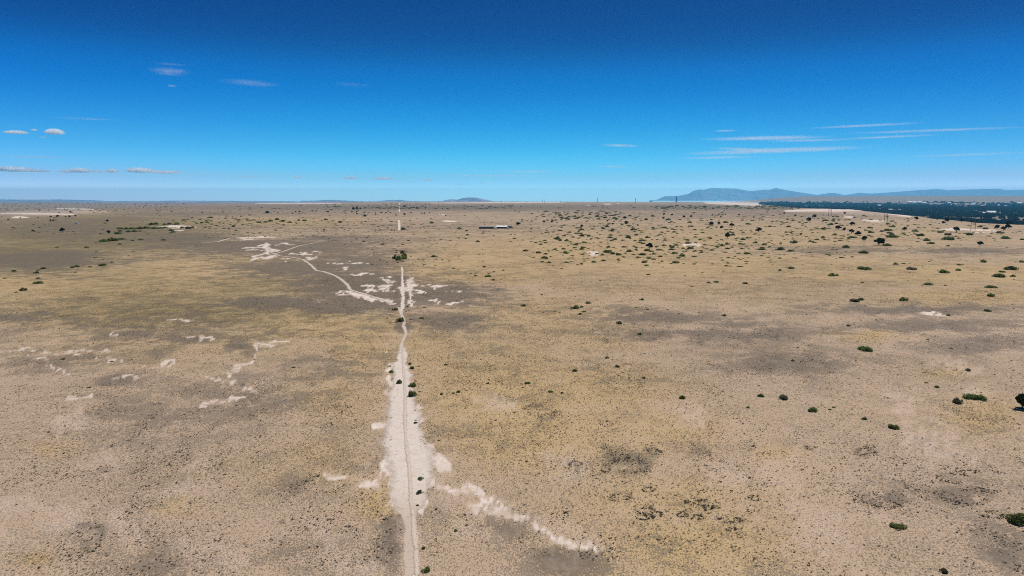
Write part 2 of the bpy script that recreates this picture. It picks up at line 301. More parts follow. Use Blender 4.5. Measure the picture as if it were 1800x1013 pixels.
def paint(x, y, z):
    u, v = project(x, y, z)
    r = np.hypot(x, y)
    ok = (y > 20) & (u > -500) & (u < 2300)
    # warp in units of photo pixels so that edges wander, from world-space noise
    lr = np.log(np.maximum(r, 10)); s = np.maximum(r, 30)
    wa = (fbm(x / (s * .02), lr / .06, 3, 31) - .5); wb = (fbm(x / (s * .02), lr / .06, 3, 77) - .5)
    big = np.clip((v - V0) / 200, .05, 1.6)
    uu = u + wa * 26 * (.35 + big); vv = v + wb * 16 * big
    ch = {k: np.zeros_like(x) for k in 'gdwboc'}
    for c, a, b, ru, rv, st in ELL:
        q = ((uu - a) / ru) ** 2 + ((vv - b) / rv) ** 2
        m = q < 6
        ch[c][m] = np.maximum(ch[c][m], st * (1.4 if c == 'd' else 1) * np.exp(-q[m] * .9))
    wc = fbm(x / (s * .009), lr / .03, 3, 131) - .5; wd = fbm(x / (s * .009), lr / .03, 3, 177) - .5
    er = fbm(x / (s * .006), lr / .022, 4, 211)
    u2 = u + wa * 14 * (.3 + big) + wc * 16 * (.4 + big); v2 = v + (wb * 6 + wd * 9) * big
    er2 = np.where(v < 540, .35, 1.0) * (.60 - er)
    for tab, c, soft in ((PANS, 'w', 1.0), (BARE, 'b', 1.6)):
        for (a, b, e, f, w) in tab:
            m = (u2 > min(a, e) - w * 5) & (u2 < max(a, e) + w * 5) & (v2 > min(b, f) - w * 3) & (v2 < max(b, f) + w * 3)
            if not m.any(): continue
            d = seg_d(u2[m], v2[m], (a, b), (e, f), 1.25) / (w * (1.35 if b > 780 else 1.0 if b > 545 else .85))
            ch[c][m] = np.maximum(ch[c][m], np.clip(1.02 - d * .40 / soft - np.maximum(er2[m], -.12) * 1.1, 0, .50 if 545 < b < 720 and a < 500 else .72 if b > 780 else .86 if b > 560 else .85) * (.72 if c == 'b' else 1))
    for a, b, ru, rv in RINGS:
        q = np.sqrt(((u2 - a) / ru) ** 2 + ((v2 - b) / rv) ** 2)
        ch['c'] = np.maximum(ch['c'], .9 * np.exp(-((q - 1) / .25) ** 2) * (q < 2)); ch['o'] = np.maximum(ch['o'], .55 * np.exp(-((q - 1) / .3) ** 2) * (q < 2))
    # the verge of the old right of way and the chalk along it
    for k in ch: ch[k] = np.where(ok, ch[k], .3 if k in 'gd' else 0)
    valley = sstep(60, 500, r - np.where(y > 0, edge_r(np.clip(x / np.maximum(y, 1), -1.6, 1.6)), 3000))
    ch['g'] = ch['g'] * (1 - valley) ; ch['d'] = ch['d'] * (1 - valley) + valley * .55
    ch['b'] = np.maximum(ch['b'], .35 * sstep(.4, 1.0, big) * (1 - ch['g']))
    return ch

# ------------------------------------------------------------------ ground sheet
fine = np.linspace(-R(44), R(44), 620)
coarse = np.linspace(R(46), R(314), 90)
ang = np.concatenate([fine, coarse]); NA = len(ang)
rad = np.concatenate([[4, 12, 24], np.geomspace(36, 80000, 585)]); NR = len(rad)
TH, RR = np.meshgrid(ang, rad)
gx, gy = (RR * np.sin(TH)).ravel(), (RR * np.cos(TH)).ravel()
gz = zf(gx, gy)
gv = np.vstack([np.stack([gx, gy, gz], 1), [[0, 0, float(zf(0., 0.))]]])
i, j = np.meshgrid(np.arange(NR - 1), np.arange(NA), indexing='ij'); jn = (j + 1) % NA
gq = np.stack([i * NA + j, (i + 1) * NA + j, (i + 1) * NA + jn, i * NA + jn], -1).reshape(-1, 4)
cen = NR * NA
tri = np.stack([np.full(NA, cen), np.arange(NA), (np.arange(NA) + 1) % NA, np.full(NA, cen)], 1)
gme = bpy.data.meshes.new('ground')
gme.vertices.add(len(gv)); gme.vertices.foreach_set('co', gv.astype(np.float32).ravel())
li = np.concatenate([gq.ravel(), tri[:, :3].ravel()])
gme.loops.add(len(li)); gme.loops.foreach_set('vertex_index', li.astype(np.int32))
gme.polygons.add(len(gq) + NA)
gme.polygons.foreach_set('loop_start', np.concatenate([np.arange(len(gq)) * 4, len(gq) * 4 + np.arange(NA) * 3]).astype(np.int32))
gme.polygons.foreach_set('use_smooth', np.ones(len(gq) + NA, bool))
gme.update(calc_edges=True)
P = paint(gv[:, 0], gv[:, 1], gv[:, 2])
for nm, ks in (('cover', 'gdw'), ('soil', 'boc')):
    at_ = gme.attributes.new(nm, 'FLOAT_COLOR', 'POINT')
    at_.data.foreach_set('color', np.stack([P[ks[0]], P[ks[1]], P[ks[2]], np.ones(len(gv))], 1).astype(np.float32).ravel())
gme.materials.append(M_ground)
tag(put('ground', gme), 'dry tan desert plain with straw grass, grey scrub and chalky bare pans', 'ground', kind='structure')

# ------------------------------------------------------------------ dirt track and trails (sheets a little above the ground)
def strip(rows, ncross=13, ragged=0.0, lift=.03, seed=0):
    """rows: (v, left u, right u) photo rows -> verts, quads of a ribbon lying on the terrain, wider than the dirt so that its edge can fray"""
    rows = sorted(rows, key=lambda q: -q[0]); vs = np.array([q[0] for q in rows]); D = EYE * F / (vs - V0)
    n = max(8, int(np.log(D[-1] / D[0]) / .0035)); d = np.geomspace(D[0], D[-1], n); v = EYE * F / d + V0
    l = np.interp(-v, -vs, [q[1] for q in rows]); r_ = np.interp(-v, -vs, [q[2] for q in rows])
    px = d / F; g = np.minimum((r_ - l) * .25, 1.6 / px)
    l = l - g + ragged * (fbm(d / 3.7, d * 0 + seed, 4, 5) - .5) * 2 * np.minimum((r_ - l), 2.2 / px); r_ = r_ + g + ragged * (fbm(d / 4.6, d * 0 + seed + 9, 4, 6) - .5) * 2 * np.minimum((r_ - l), 2.2 / px)
    V = []; Q = []
    for k in range(ncross):
        t = k / (ncross - 1); x, y, z = at(l + (r_ - l) * t, v)
        V.append(np.stack([x, y, z + (lift + d * 3e-5) * (1 if 0 < k < ncross - 1 else .5)], 1))
    V = np.stack(V, 1).reshape(-1, 3)
    for a in range(n - 1):
        for k in range(ncross - 1): q = a * ncross + k; Q.append((q, q + 1, q + ncross + 1, q + ncross))
    end = np.clip(np.minimum(np.arange(n), np.arange(n)[::-1]) / max(6., n * .05), 0, 1)
    core = np.minimum(1 - np.abs(np.linspace(-1, 1, ncross)), 1)[None, :] * np.ones((n, 1)) * end[:, None]
    CORE.extend(np.clip(core * 2.2, 0, 1).ravel().tolist())
    return V.tolist(), Q
CORE = []
def ribbon(pts, w, lift=.05):
    """pts: photo polyline, w: width in metres"""
    P_ = np.array(pts, float); s = np.concatenate([[0], np.cumsum(np.hypot(*np.diff(P_, axis=0).T))])
    n = int(s[-1] / 1.2) + 4; t = np.linspace(0, s[-1], n)
    u = np.interp(t, s, P_[:, 0]); v = np.interp(t, s, P_[:, 1])
    for _ in range(3):
        u[1:-1] = (u[:-2] + u[1:-1] * 2 + u[2:]) / 4; v[1:-1] = (v[:-2] + v[1:-1] * 2 + v[2:]) / 4
    x, y, z = at(u, v); tx, ty = np.gradient(x), np.gradient(y); L = np.hypot(tx, ty) + 1e-9
    d = np.hypot(x, y); ww = 1.5 * w * (.75 + .6 * vnoise(d / 6, d * 0, 3))
    V = []; Q = []
    for k, o in enumerate((-1, -.5, 0, .5, 1)):
        xx, yy = x - ty / L * ww * o / 2, y + tx / L * ww * o / 2
        V.append(np.stack([xx, yy, zf(xx, yy) + (lift + d * 4e-5) * (1 if abs(o) < 1 else .6)], 1))
    V = np.stack(V, 1).reshape(-1, 3)
    for a in range(n - 1):
        for k in range(4): q = a * 5 + k; Q.append((q, q + 5, q + 6, q + 1))
    CORE.extend([0, .7, 1, .7, 0] * n)
    return V.tolist(), Q
def sheet(name, mb, mat):
    me = mb.me(name, mat, True); a = me.attributes.new('core', 'FLOAT', 'POINT'); a.data.foreach_set('value', np.array(CORE, np.float32)); CORE.clear()
    return put(name, me)
tr = MB()
tr.add(*strip([(1040,711,728),(985,710,727),(940,708,727),(912,704,728),(895,696,733),(868,693,748),(840,691,752),(818,688,757),(800,686,752),(785,678,748),(770,676,742),(748,682,736),(720,686,729),(700,689,728),(680,691,722),(660,693,720),(640,696,717),(622,700,715),(606,704,713)], 13, .5, seed=3))
tr.add(*strip([(556,701,708),(545,703,708),(533,706,712),(520,706,711),(508,704,711),(495,705.5,709),(480,706,708.5),(468,705,708)], 13, .5))
tr.add(*strip([(540,721.5,723),(520,720,722.2),(500,720,721.6),(484,720.4,721)], 13, .6))
tr.add(*strip([(405.5,699.6,704.2),(396,699.8,703.6),(386,700,703)], 13, .3))
tr.add(*strip([(373.5,701,703.2),(365,701.3,702.9),(356.3,701.7,702.6)], 13, .2))
tag(sheet('dirt_track', tr, M_track), 'straight strip of bare white dirt running away to the horizon', 'track', kind='structure')
t2 = MB().add(*ribbon([(734,1030),(733,1000),(731,965),(728,935),(726,905),(722,880),(721.5,850),(719.5,820),(717,800),(714,780),(712.5,755),(712,730),(712.5,700),(711,670),(709,645),(708,624)], .62, .09))
tag(sheet('trail', t2, M_trail), 'narrow worn tan footpath along the middle of the white dirt track', 'path', kind='structure')
t3 = MB()
t3.add(*ribbon([(704,622),(706,606),(709,596),(714,588),(712,580),(709,573),(711,566),(707,556),(703,548),(700,541)], 1.1, .07))
tag(sheet('trail', t3, M_pale), 'thin pale footpath wiggling past the bushes on the dirt track', 'path', kind='structure')
t4 = MB()
t4.add(*ribbon([(690,534),(667,525.5),(640,517),(615,509.5),(611,501),(599,491),(587,484),(569,478),(556,476),(547.5,467),(540,461.5),(531.5,456),(514,452.7),(492,450),(476,444),(471,433)], 1.9, .08))
t4.add(*ribbon([(485,446),(499.5,442),(524,433),(560,426)], 2.0, .10))
t4.add(*ribbon([(353,428),(384,425),(402,419.5),(436,417)], 3.0, .08))
tag(sheet('winding_trail', t4, M_pale), 'pale winding dirt trail branching left across the grey flat', 'path', kind='structure')

# ------------------------------------------------------------------ mountains and far hills
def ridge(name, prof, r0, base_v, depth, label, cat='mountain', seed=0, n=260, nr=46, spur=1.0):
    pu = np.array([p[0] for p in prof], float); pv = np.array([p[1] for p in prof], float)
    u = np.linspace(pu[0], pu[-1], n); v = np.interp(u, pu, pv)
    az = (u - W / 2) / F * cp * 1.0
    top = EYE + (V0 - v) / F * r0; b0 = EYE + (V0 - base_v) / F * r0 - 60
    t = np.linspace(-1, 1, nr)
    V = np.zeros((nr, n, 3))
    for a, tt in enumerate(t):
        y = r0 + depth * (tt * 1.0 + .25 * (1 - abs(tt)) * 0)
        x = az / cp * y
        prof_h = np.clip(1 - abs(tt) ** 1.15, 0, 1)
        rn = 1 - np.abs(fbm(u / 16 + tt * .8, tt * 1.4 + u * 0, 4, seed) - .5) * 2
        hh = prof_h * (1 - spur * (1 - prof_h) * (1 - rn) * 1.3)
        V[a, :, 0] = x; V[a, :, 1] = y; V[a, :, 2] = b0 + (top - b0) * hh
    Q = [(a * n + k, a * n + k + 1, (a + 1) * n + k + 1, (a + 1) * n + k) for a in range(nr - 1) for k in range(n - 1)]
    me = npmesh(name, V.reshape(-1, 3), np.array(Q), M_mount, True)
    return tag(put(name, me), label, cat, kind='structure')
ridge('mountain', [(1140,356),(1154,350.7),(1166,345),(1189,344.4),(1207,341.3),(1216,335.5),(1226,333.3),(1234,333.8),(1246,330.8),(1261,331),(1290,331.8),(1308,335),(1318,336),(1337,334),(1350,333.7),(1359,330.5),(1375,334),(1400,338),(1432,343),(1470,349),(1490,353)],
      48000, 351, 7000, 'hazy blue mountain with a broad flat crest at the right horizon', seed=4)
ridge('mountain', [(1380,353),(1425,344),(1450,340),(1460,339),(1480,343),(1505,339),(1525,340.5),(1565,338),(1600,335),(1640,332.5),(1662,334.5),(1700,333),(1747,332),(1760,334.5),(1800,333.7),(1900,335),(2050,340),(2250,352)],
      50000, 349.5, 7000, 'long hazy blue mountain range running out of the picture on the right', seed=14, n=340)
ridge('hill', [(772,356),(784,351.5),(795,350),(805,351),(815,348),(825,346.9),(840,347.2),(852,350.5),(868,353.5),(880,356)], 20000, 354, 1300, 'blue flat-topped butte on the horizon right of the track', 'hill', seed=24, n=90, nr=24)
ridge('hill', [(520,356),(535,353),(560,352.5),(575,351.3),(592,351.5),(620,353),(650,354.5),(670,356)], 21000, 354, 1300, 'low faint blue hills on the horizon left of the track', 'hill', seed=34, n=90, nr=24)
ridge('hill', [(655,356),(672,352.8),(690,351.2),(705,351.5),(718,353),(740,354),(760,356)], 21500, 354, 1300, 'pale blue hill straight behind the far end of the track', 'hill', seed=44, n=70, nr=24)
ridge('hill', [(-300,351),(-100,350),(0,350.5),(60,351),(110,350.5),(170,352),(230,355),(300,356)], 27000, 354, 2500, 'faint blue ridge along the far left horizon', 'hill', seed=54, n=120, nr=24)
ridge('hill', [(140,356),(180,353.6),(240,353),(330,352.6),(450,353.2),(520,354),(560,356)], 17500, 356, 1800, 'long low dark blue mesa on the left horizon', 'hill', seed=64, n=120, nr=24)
ridge('hill', [(-60,362),(-20,356),(5,355.5),(22,358.5),(40,361)], 14000, 361, 900, 'small dark blue hill at the left edge of the picture', 'hill', seed=74, n=50, nr=20)
#SHRUBS#
# ------------------------------------------------------------------ plants: leaf clumps
def leaves(mb, centers, n, size, rg, flat=.0):
    """n small leaf-cluster triangles/quads over a set of ellipsoid lobes (cx,cy,cz,rx,ry,rz)"""
    C = np.array(centers); wgt = (C[:, 3] * C[:, 4] + C[:, 3] * C[:, 5]); wgt /= wgt.sum()
    k = rg.choice(len(C), n, p=wgt)
    d = rg.normal(size=(n, 3)); d[:, 2] = np.where(d[:, 2] < -.15 * np.abs(d[:, 0]), -d[:, 2], d[:, 2]); d /= np.linalg.norm(d, axis=1)[:, None]
    rr = (.55 + .5 * rg.random(n) ** .6)[:, None]
    p = C[k, :3] + d * C[k, 3:6] * rr; p[:, 2] = np.maximum(p[:, 2], .02)
    a = rg.normal(size=(n, 3)) * .75 + d * .4 + np.array([0, 0, .25]); a /= np.linalg.norm(a, axis=1)[:, None]
    b = np.cross(a, rg.normal(size=(n, 3))); b /= np.linalg.norm(b, axis=1)[:, None]
    s = size * (.5 + rg.random(n))[:, None]
    q = np.stack([p - b * s * .55, p + a * s * .5 - b * s * .1, p + b * s * .55 + a * s * .35, p + b * s * .3 - a * s * .4], 1).reshape(-1, 3)
    m = len(mb.v); mb.v += [tuple(t) for t in q]
    mb.f += [(m + 4 * t, m + 4 * t + 1, m + 4 * t + 2, m + 4 * t + 3) for t in range(n)]
def stems(n, rg, h=.75, spread=.7, rad=.022):
    mb = MB()
    for t in range(n):
        a = rg.random() * 6.28; s = spread * (.25 + .75 * rg.random()); hh = h * (.45 + .5 * rg.random())
        x, y = math.cos(a) * s, math.sin(a) * s
        mb.tube([(x * .12, y * .12, -.04), (x * .45, y * .45, hh * .45), (x + rg.normal() * .06, y + rg.normal() * .06, hh)], [rad, rad * .7, rad * .35], 4)
    return mb
def shrub_lobes(rg, spread, n):
    L = []
    for t in range(n):
        a = rg.random() * 6.28; s = math.sqrt(rg.random()) * (.70 if t > 1 else .12)
        r = .16 + .34 * rg.random(); hz = (.35 + .55 * rg.random()) * (1 - .4 * s)
        L.append((math.cos(a) * s * spread, math.sin(a) * s, .04 + hz * .1, r * spread * .95, r, hz * .95))
    return L
SHR = []                               # (foliage mesh, stems mesh, far mesh with both)
for t in range(7):
    rg = np.random.default_rng(100 + t); mat = [M_shrub, M_shrub, M_bright, M_shrub, M_grey, M_shrub, M_bright][t]
    L = shrub_lobes(rg, 1.0, 12 + t % 4)
    f = MB(); leaves(f, L, 1700, .105, rg)
    for q in range(130):               # loose sprigs that break the outline
        l_ = L[rg.integers(len(L))]; a = rg.random() * 6.28; e = .5 + .9 * rg.random(); dx, dy, dz = math.cos(a) * math.cos(e), math.sin(a) * math.cos(e), math.sin(e)
        p = np.array([l_[0] + dx * l_[3] * .8, l_[1] + dy * l_[4] * .8, max(.05, l_[2] + dz * l_[5] * .8)]); h_ = np.array([dx, dy, dz]) * (.10 + .16 * rg.random()); b_ = np.array([-math.sin(a), math.cos(a), 0]) * .022
        f.add([p - b_, p + b_, p + h_ + b_ * .6, p + h_ - b_ * .6], [(0, 1, 2, 3)])
    s = stems(14, rg)
    fm = MB(); leaves(fm, L, 420, .24, rg); nf = len(fm.f); fm.add(s.v[:60], [q for q in s.f if max(q) < 60])
    far = mesh('low_shrub', fm.v, fm.f, [mat, M_wood], [0] * nf + [1] * (len(fm.f) - nf))
    SHR.append((f.me('foliage', mat), s.me('stem', M_wood), far))
JUN = []
for t in range(4):
    rg = np.random.default_rng(200 + t)
    L = [(0, 0, .52, .55, .55, .40)]
    for q in range(9):
        a = rg.random() * 6.28; s = .35 + .3 * rg.random()
        L.append((math.cos(a) * s, math.sin(a) * s, .30 + .42 * rg.random(), .28 + .16 * rg.random(), .28 + .16 * rg.random(), .2 + .1 * rg.random()))
    L.append((rg.normal() * .1, rg.normal() * .1, .86, .3, .3, .16))
    f = MB(); leaves(f, L, 1900, .15, rg); f2 = MB(); leaves(f2, L, 600, .26, rg)
    for mm in (f, f2): mm.v = [(p[0], p[1], max(p[2], .13)) for p in mm.v]
    b = MB(); b.tube([(0, 0, -.05), (.02, .01, .18), (-.02, .03, .42), (0, 0, .7)], [.085, .07, .05, .02], 7)
    for q in range(6):
        a = q * 1.05 + rg.random() * .5
        b.tube([(0, 0, .14 + .06 * q * .5), (math.cos(a) * .25, math.sin(a) * .25, .3 + .05 * q), (math.cos(a) * .5, math.sin(a) * .5, .42 + .06 * q)], [.04, .028, .01], 5)
    JUN.append((f.me('crown', M_jun), b.me('trunk', M_bark), f2.me('crown', M_jun)))

# shrubs and junipers as (x, y, width) in zoomed tiles of the photo; tile = (x0, y0, zoom)
TA, TB, TC, TD = (0, 320, 4.0), (450, 320, 4.0), (900, 320, 4.0), (1350, 320, 4.0)
s2 = 1781 / 450.; s3 = 1774 / 450.
TE, TF, TG, TH_ = (0, 500, s2), (450, 500, s2), (900, 500, s2), (1350, 500, s2)
TI, TJ, TK, TL = (0, 756, s3), (450, 756, s3), (900, 756, s3), (1350, 756, s3)
JT = [
 (TA, "407,243,18 358,246,14 495,212,14 415,213,10 660,215,8 820,203,8 530,240,14 490,244,14 462,247,10 57,267,12 143,254,10 268,254,8 356,274,12 374,274,12 755,275,18 232,344,14 440,342,34 765,358,26 1420,217,12 10,282,6"),
 (TB, "77,217,26 153,218,10 255,222,12 279,210,12 306,209,14 395,205,12 422,207,12 505,211,16 521,196,10 625,215,10 670,212,10 685,190,24 710,187,22 733,189,16 708,212,14 710,226,14 765,241,20 840,222,12 878,218,12 915,217,12 945,217,10 1045,230,20 1090,218,12 1165,222,10 1185,222,14 1222,216,10 1334,239,12 1300,224,10"),
 (TC, "45,296,32 225,280,24 280,280,18 140,276,14 310,226,10 393,218,10 490,312,26 548,228,16 565,218,10 608,212,8 665,222,18 793,254,28 805,288,28 708,297,18 885,305,16 670,275,14 1070,228,16 1063,257,22 1125,233,18 1210,246,22 1260,244,18 1337,230,10 1412,229,10 1455,230,14 1468,246,14 1502,230,12 1595,233,14 1697,250,12 1752,233,10 1755,250,10 1400,297,36 1455,292,26 1475,322,26 1545,308,36 1735,340,42 1515,382,46 965,455,52"),
 (TD, "113,223,18 193,238,16 325,243,28 285,268,30 540,222,20 590,297,34 495,325,36 537,335,28 588,353,36 632,367,40 675,402,48 780,425,68 1043,262,28 1260,273,30 1235,287,20 1360,273,34 1325,342,40 1545,252,42 1577,275,34 1610,320,36 1655,332,34 1688,318,34 1692,292,32 1713,262,34 1490,440,38 960,333,28 230,370,18 1495,253,14 1795,265,14"),
 (TH_, "1768,815,150")]
ST = [
 (TA, "400,459,26 610,460,30 677,490,18 520,420,12 668,533,26 636,534,14 725,547,18 787,564,28 715,582,66 505,601,36 540,595,34 632,597,28 548,611,14 532,635,22 310,608,40 272,620,26 257,638,36 100,627,30 270,677,32 33,677,22 272,708,62 165,760,46 117,775,24 840,437,30 904,515,16 938,490,16 670,423,20 1300,437,14 1378,446,14 "
  "840,328,50 885,330,40 930,328,56 985,327,50 1030,324,46 1080,325,46 1130,324,46 1160,321,36 1320,325,46 1350,322,36 1280,323,36 1205,340,36 1215,352,36 850,345,36 900,350,36 945,348,36 985,346,28 1020,352,20 830,361,56 790,408,76 735,415,66 850,400,56 930,411,28 990,405,36 1045,365,22 1150,408,34 1200,357,28 "
  "1065,298,38 1100,296,36 1160,298,36 1190,296,36 1245,298,38 1285,268,22 1385,293,24 1415,288,32 1445,275,28 1405,262,28 1350,253,28 1480,250,38 1470,268,22 1545,286,24 1490,298,22 1520,305,22 1440,322,22 1475,325,22 1515,330,16 1575,327,24 1605,328,14 1645,312,36 1705,299,22 1680,278,20 1745,308,16 1740,268,36 1785,268,30 1600,270,18 1640,255,24 1700,240,26 1590,240,22"),
 (TB, "100,275,40 150,265,36 65,282,36 20,284,40 160,295,20 190,276,40 195,300,18 240,284,36 278,284,18 300,270,28 337,272,34 285,293,18 270,308,12 345,316,12 318,331,14 375,315,14 330,250,18 70,317,18 140,332,14 225,338,12 430,350,16 480,350,18 460,272,20 490,265,34 510,283,22 400,283,16 430,290,14 570,305,18 590,283,34 545,272,20 620,265,20 660,327,16 570,371,16 625,345,10 650,340,18 715,345,14 705,305,18 770,278,28 880,262,18 950,278,26 985,280,14 360,387,22 405,388,18 430,388,18 475,385,20 515,407,12 540,413,12 685,375,10 630,380,14 840,337,18 870,340,18 840,350,18 840,374,14 780,390,20 705,397,18 710,407,14 760,418,34 735,433,14 835,455,16 860,423,20 893,437,38 895,395,20 925,405,14 967,417,14 990,385,12 1028,387,20 1038,333,44 1030,440,26 970,471,22 "
  "988,482,26 985,495,24 1020,484,26 1042,488,26 1030,500,30 985,512,28 975,538,34 1005,547,40 1042,540,38 1040,524,36 1008,520,24 995,565,26 1035,560,24 1040,598,16 935,531,18 916,532,12 "
  "1140,543,22 1178,548,22 1215,555,14 1253,521,58 1090,524,16 1310,545,14 1358,555,26 1428,521,22 1565,509,22 1615,485,10 1210,463,18 1243,437,18 1318,462,14 1075,412,28 1190,399,22 1158,472,12 1415,391,14 1300,403,24 1367,410,20 1412,438,14 1430,391,18 1478,398,30 1485,372,34 1480,344,30 1560,419,38 1672,377,20 1430,328,40 1600,352,28 1590,361,26 1640,347,18 1390,607,28 1420,618,22 1357,655,16 1355,692,12 1370,697,12 1510,642,22 1545,640,24 1540,659,30 1602,596,38 1600,555,18 1632,661,56 1640,646,26 1672,630,24 1668,688,38 1720,683,16 1740,620,28 1718,562,14 1790,417,24 1790,370,20 1110,297,28 1085,272,20 1175,295,22 1240,287,46 1210,313,18 1160,323,18 1180,314,18 1260,312,14 1470,237,18 1365,240,14 1555,245,14 1293,371,14 1250,372,12"),
 (TC, "200,438,36 230,412,30 235,428,30 310,395,72 335,410,40 388,412,38 445,440,38 508,425,46 410,353,36 390,368,26 430,388,30 480,362,40 490,378,50 540,380,34 463,396,22 360,470,40 345,452,20 497,462,42 378,496,52 345,318,22 185,497,44 95,483,40 320,482,20 187,470,16 230,532,58 215,562,38 260,567,38 270,523,16 345,576,18 378,565,36 290,587,16 350,609,24 488,577,30 430,527,18 572,563,40 545,498,20 590,500,14 635,512,40 668,490,70 703,504,50 748,512,44 785,457,34 810,465,18 820,486,54 870,473,30 680,458,36 718,462,20 918,510,48 995,505,42 945,480,60 980,487,36 900,425,34 918,408,58 822,390,46 690,390,42 725,404,36 665,408,18 610,399,26 615,371,24 870,372,42 855,336,46 700,342,50 640,327,36 665,312,38 765,372,14 1025,377,26 1065,385,20 950,389,48 912,353,30 993,331,30 1075,320,46 1098,347,28 1240,428,56 1220,403,26 1320,405,38 1395,397,34 1355,441,32 1382,443,20 1290,425,28 1200,468,32 1258,465,50 1120,453,56 1125,472,62 1070,447,32 1035,476,50 1155,443,42 1140,497,58 1200,519,50 1195,503,24 930,563,48 1160,562,78 1200,575,14 1063,598,22 1437,424,20 1510,435,46 1475,446,44 1445,460,24 1440,374,24 1550,370,36 1550,355,28 1470,405,22 1620,404,42 1600,435,36 1638,435,22 1710,427,38 1660,500,62 1585,503,18 1755,473,54 1640,368,14 1770,350,24 1785,392,12 1605,597,18 1487,632,20 1338,637,20 960,650,30 618,693,24 675,720,16 485,636,12 343,667,14 1215,658,16 1265,733,26 1380,708,38 1432,702,48 1640,712,44 20,370,18 15,398,30 73,408,24 50,564,16 "
  "450,255,46 440,242,36 472,249,30 350,252,36 385,258,36 400,245,36 520,252,28 600,240,36 650,250,46 690,235,28 720,255,36 760,275,28 825,235,36 870,250,28 900,225,26 990,240,36 940,265,36 1100,265,36 1180,265,28 975,295,22 1110,285,28 1245,315,18 1330,270,22 1400,265,28 1500,285,36 1660,295,46 1690,270,28 1250,285,36 1190,315,28 1280,335,22 1340,335,18 620,290,28 550,315,22 570,330,28 245,330,18"),
 (TD, "110,288,34 145,315,32 125,353,32 175,350,26 130,371,28 170,365,24 45,313,22 240,308,24 405,270,42 480,293,30 440,298,48 390,330,38 430,325,28 275,322,14 335,322,18 645,320,24 720,322,44 690,340,28 720,355,38 590,388,60 730,386,28 840,295,38 880,313,50 840,338,60 800,347,32 855,358,44 875,383,80 870,371,38 985,378,18 1040,345,48 985,260,24 1060,322,28 1075,375,48 1160,345,28 1190,325,28 1205,350,60 1235,342,28 1265,370,50 1275,400,80 1345,395,28 1420,370,50 1440,358,28 1385,362,28 1490,315,34 1530,328,40 1630,357,50 1668,394,62 1790,405,30 1110,411,46 1145,432,46 1053,420,24 1265,450,30 190,422,68 230,415,14 340,404,40 300,417,40 88,424,20 395,405,28 390,387,34 465,372,34 470,395,28 160,484,48 85,473,54 548,458,46 678,495,74 830,443,66 435,518,20 893,577,40 953,574,28 993,572,14 1130,560,20 1510,560,48 1340,620,34 1348,582,38 675,606,92 1012,608,76 157,604,58 80,621,32 450,652,80 665,705,28 1237,632,72 1120,716,72 1247,727,24 1128,688,14 1085,590,14 1090,603,14 1620,662,76 1645,632,42 1725,662,46 1717,608,92 1785,562,36 1740,562,14 1565,736,74 1570,797,46"),
 (TE, "440,520,30 780,535,26 620,718,26 843,413,8"),
 (TF, "272,53,10 395,160,10 970,175,52 1055,155,26 1045,187,20 1065,180,16 1005,252,64 935,268,26 975,265,22 915,235,22 1078,243,22 1153,234,38 1173,160,24 862,365,18 1105,390,12 263,577,28 713,790,16 932,568,26 950,595,20 940,612,36 1073,555,30 1088,583,38 1133,568,26 1110,670,22 1095,703,62 1135,745,26 1000,685,50 1083,772,72 985,730,14 1105,875,22 1110,945,24 1110,965,30 1322,558,36 1520,660,18 1563,661,14 1620,660,22 1637,672,14 1615,688,30 1465,680,12 1295,762,34 1370,757,30 1410,747,36 1465,738,18 1655,172,16 1660,225,10 1740,900,18 1665,945,24 1630,935,18 1635,968,18"),
 (TG, "77,147,52 440,160,74 483,158,28 535,127,56 500,190,38 472,207,34 300,187,26 330,193,22 903,105,44 865,160,24 945,175,28 1083,175,22 743,269,58 893,347,42 988,378,22 1478,216,40 660,510,36 732,571,46 740,632,22 440,601,48 915,650,36 108,686,48 75,718,22 268,746,42 350,755,30 193,664,14 1180,789,58 1645,857,32 1730,776,50 205,70,26 280,102,14"),
 (TH_, "600,113,80 645,105,56 935,105,72 1553,79,52 1528,183,46 1250,215,30 562,287,38 655,448,80 690,458,70 1110,384,28 1278,446,24 172,530,30 1390,598,40 1170,714,38 1100,684,24 1385,785,76 1430,788,80 1475,795,76 1322,817,72 105,791,78 318,877,80 428,870,28 457,855,28 835,790,22 873,995,76 670,935,46"),
 (TJ, "1265,72,24 1140,335,54 1135,432,56 1118,523,28 1385,697,36 1180,970,76 968,170,14 1165,818,44"),
 (TK, "100,218,26"),
 (TL, "903,665,108 1758,628,150 1215,980,66")]
def parse(tab):
    out = []
    for (x0, y0, k), s in tab:
        for w in s.split():
            a, b, c = map(float, w.split(',')); out.append([x0 + a / k, y0 + b / k, c / k])
    return out
jun = parse(JT); shr = parse(ST)
shr.sort(key=lambda q: -q[2]); shr_small = shr[290:]; shr = shr[:290]

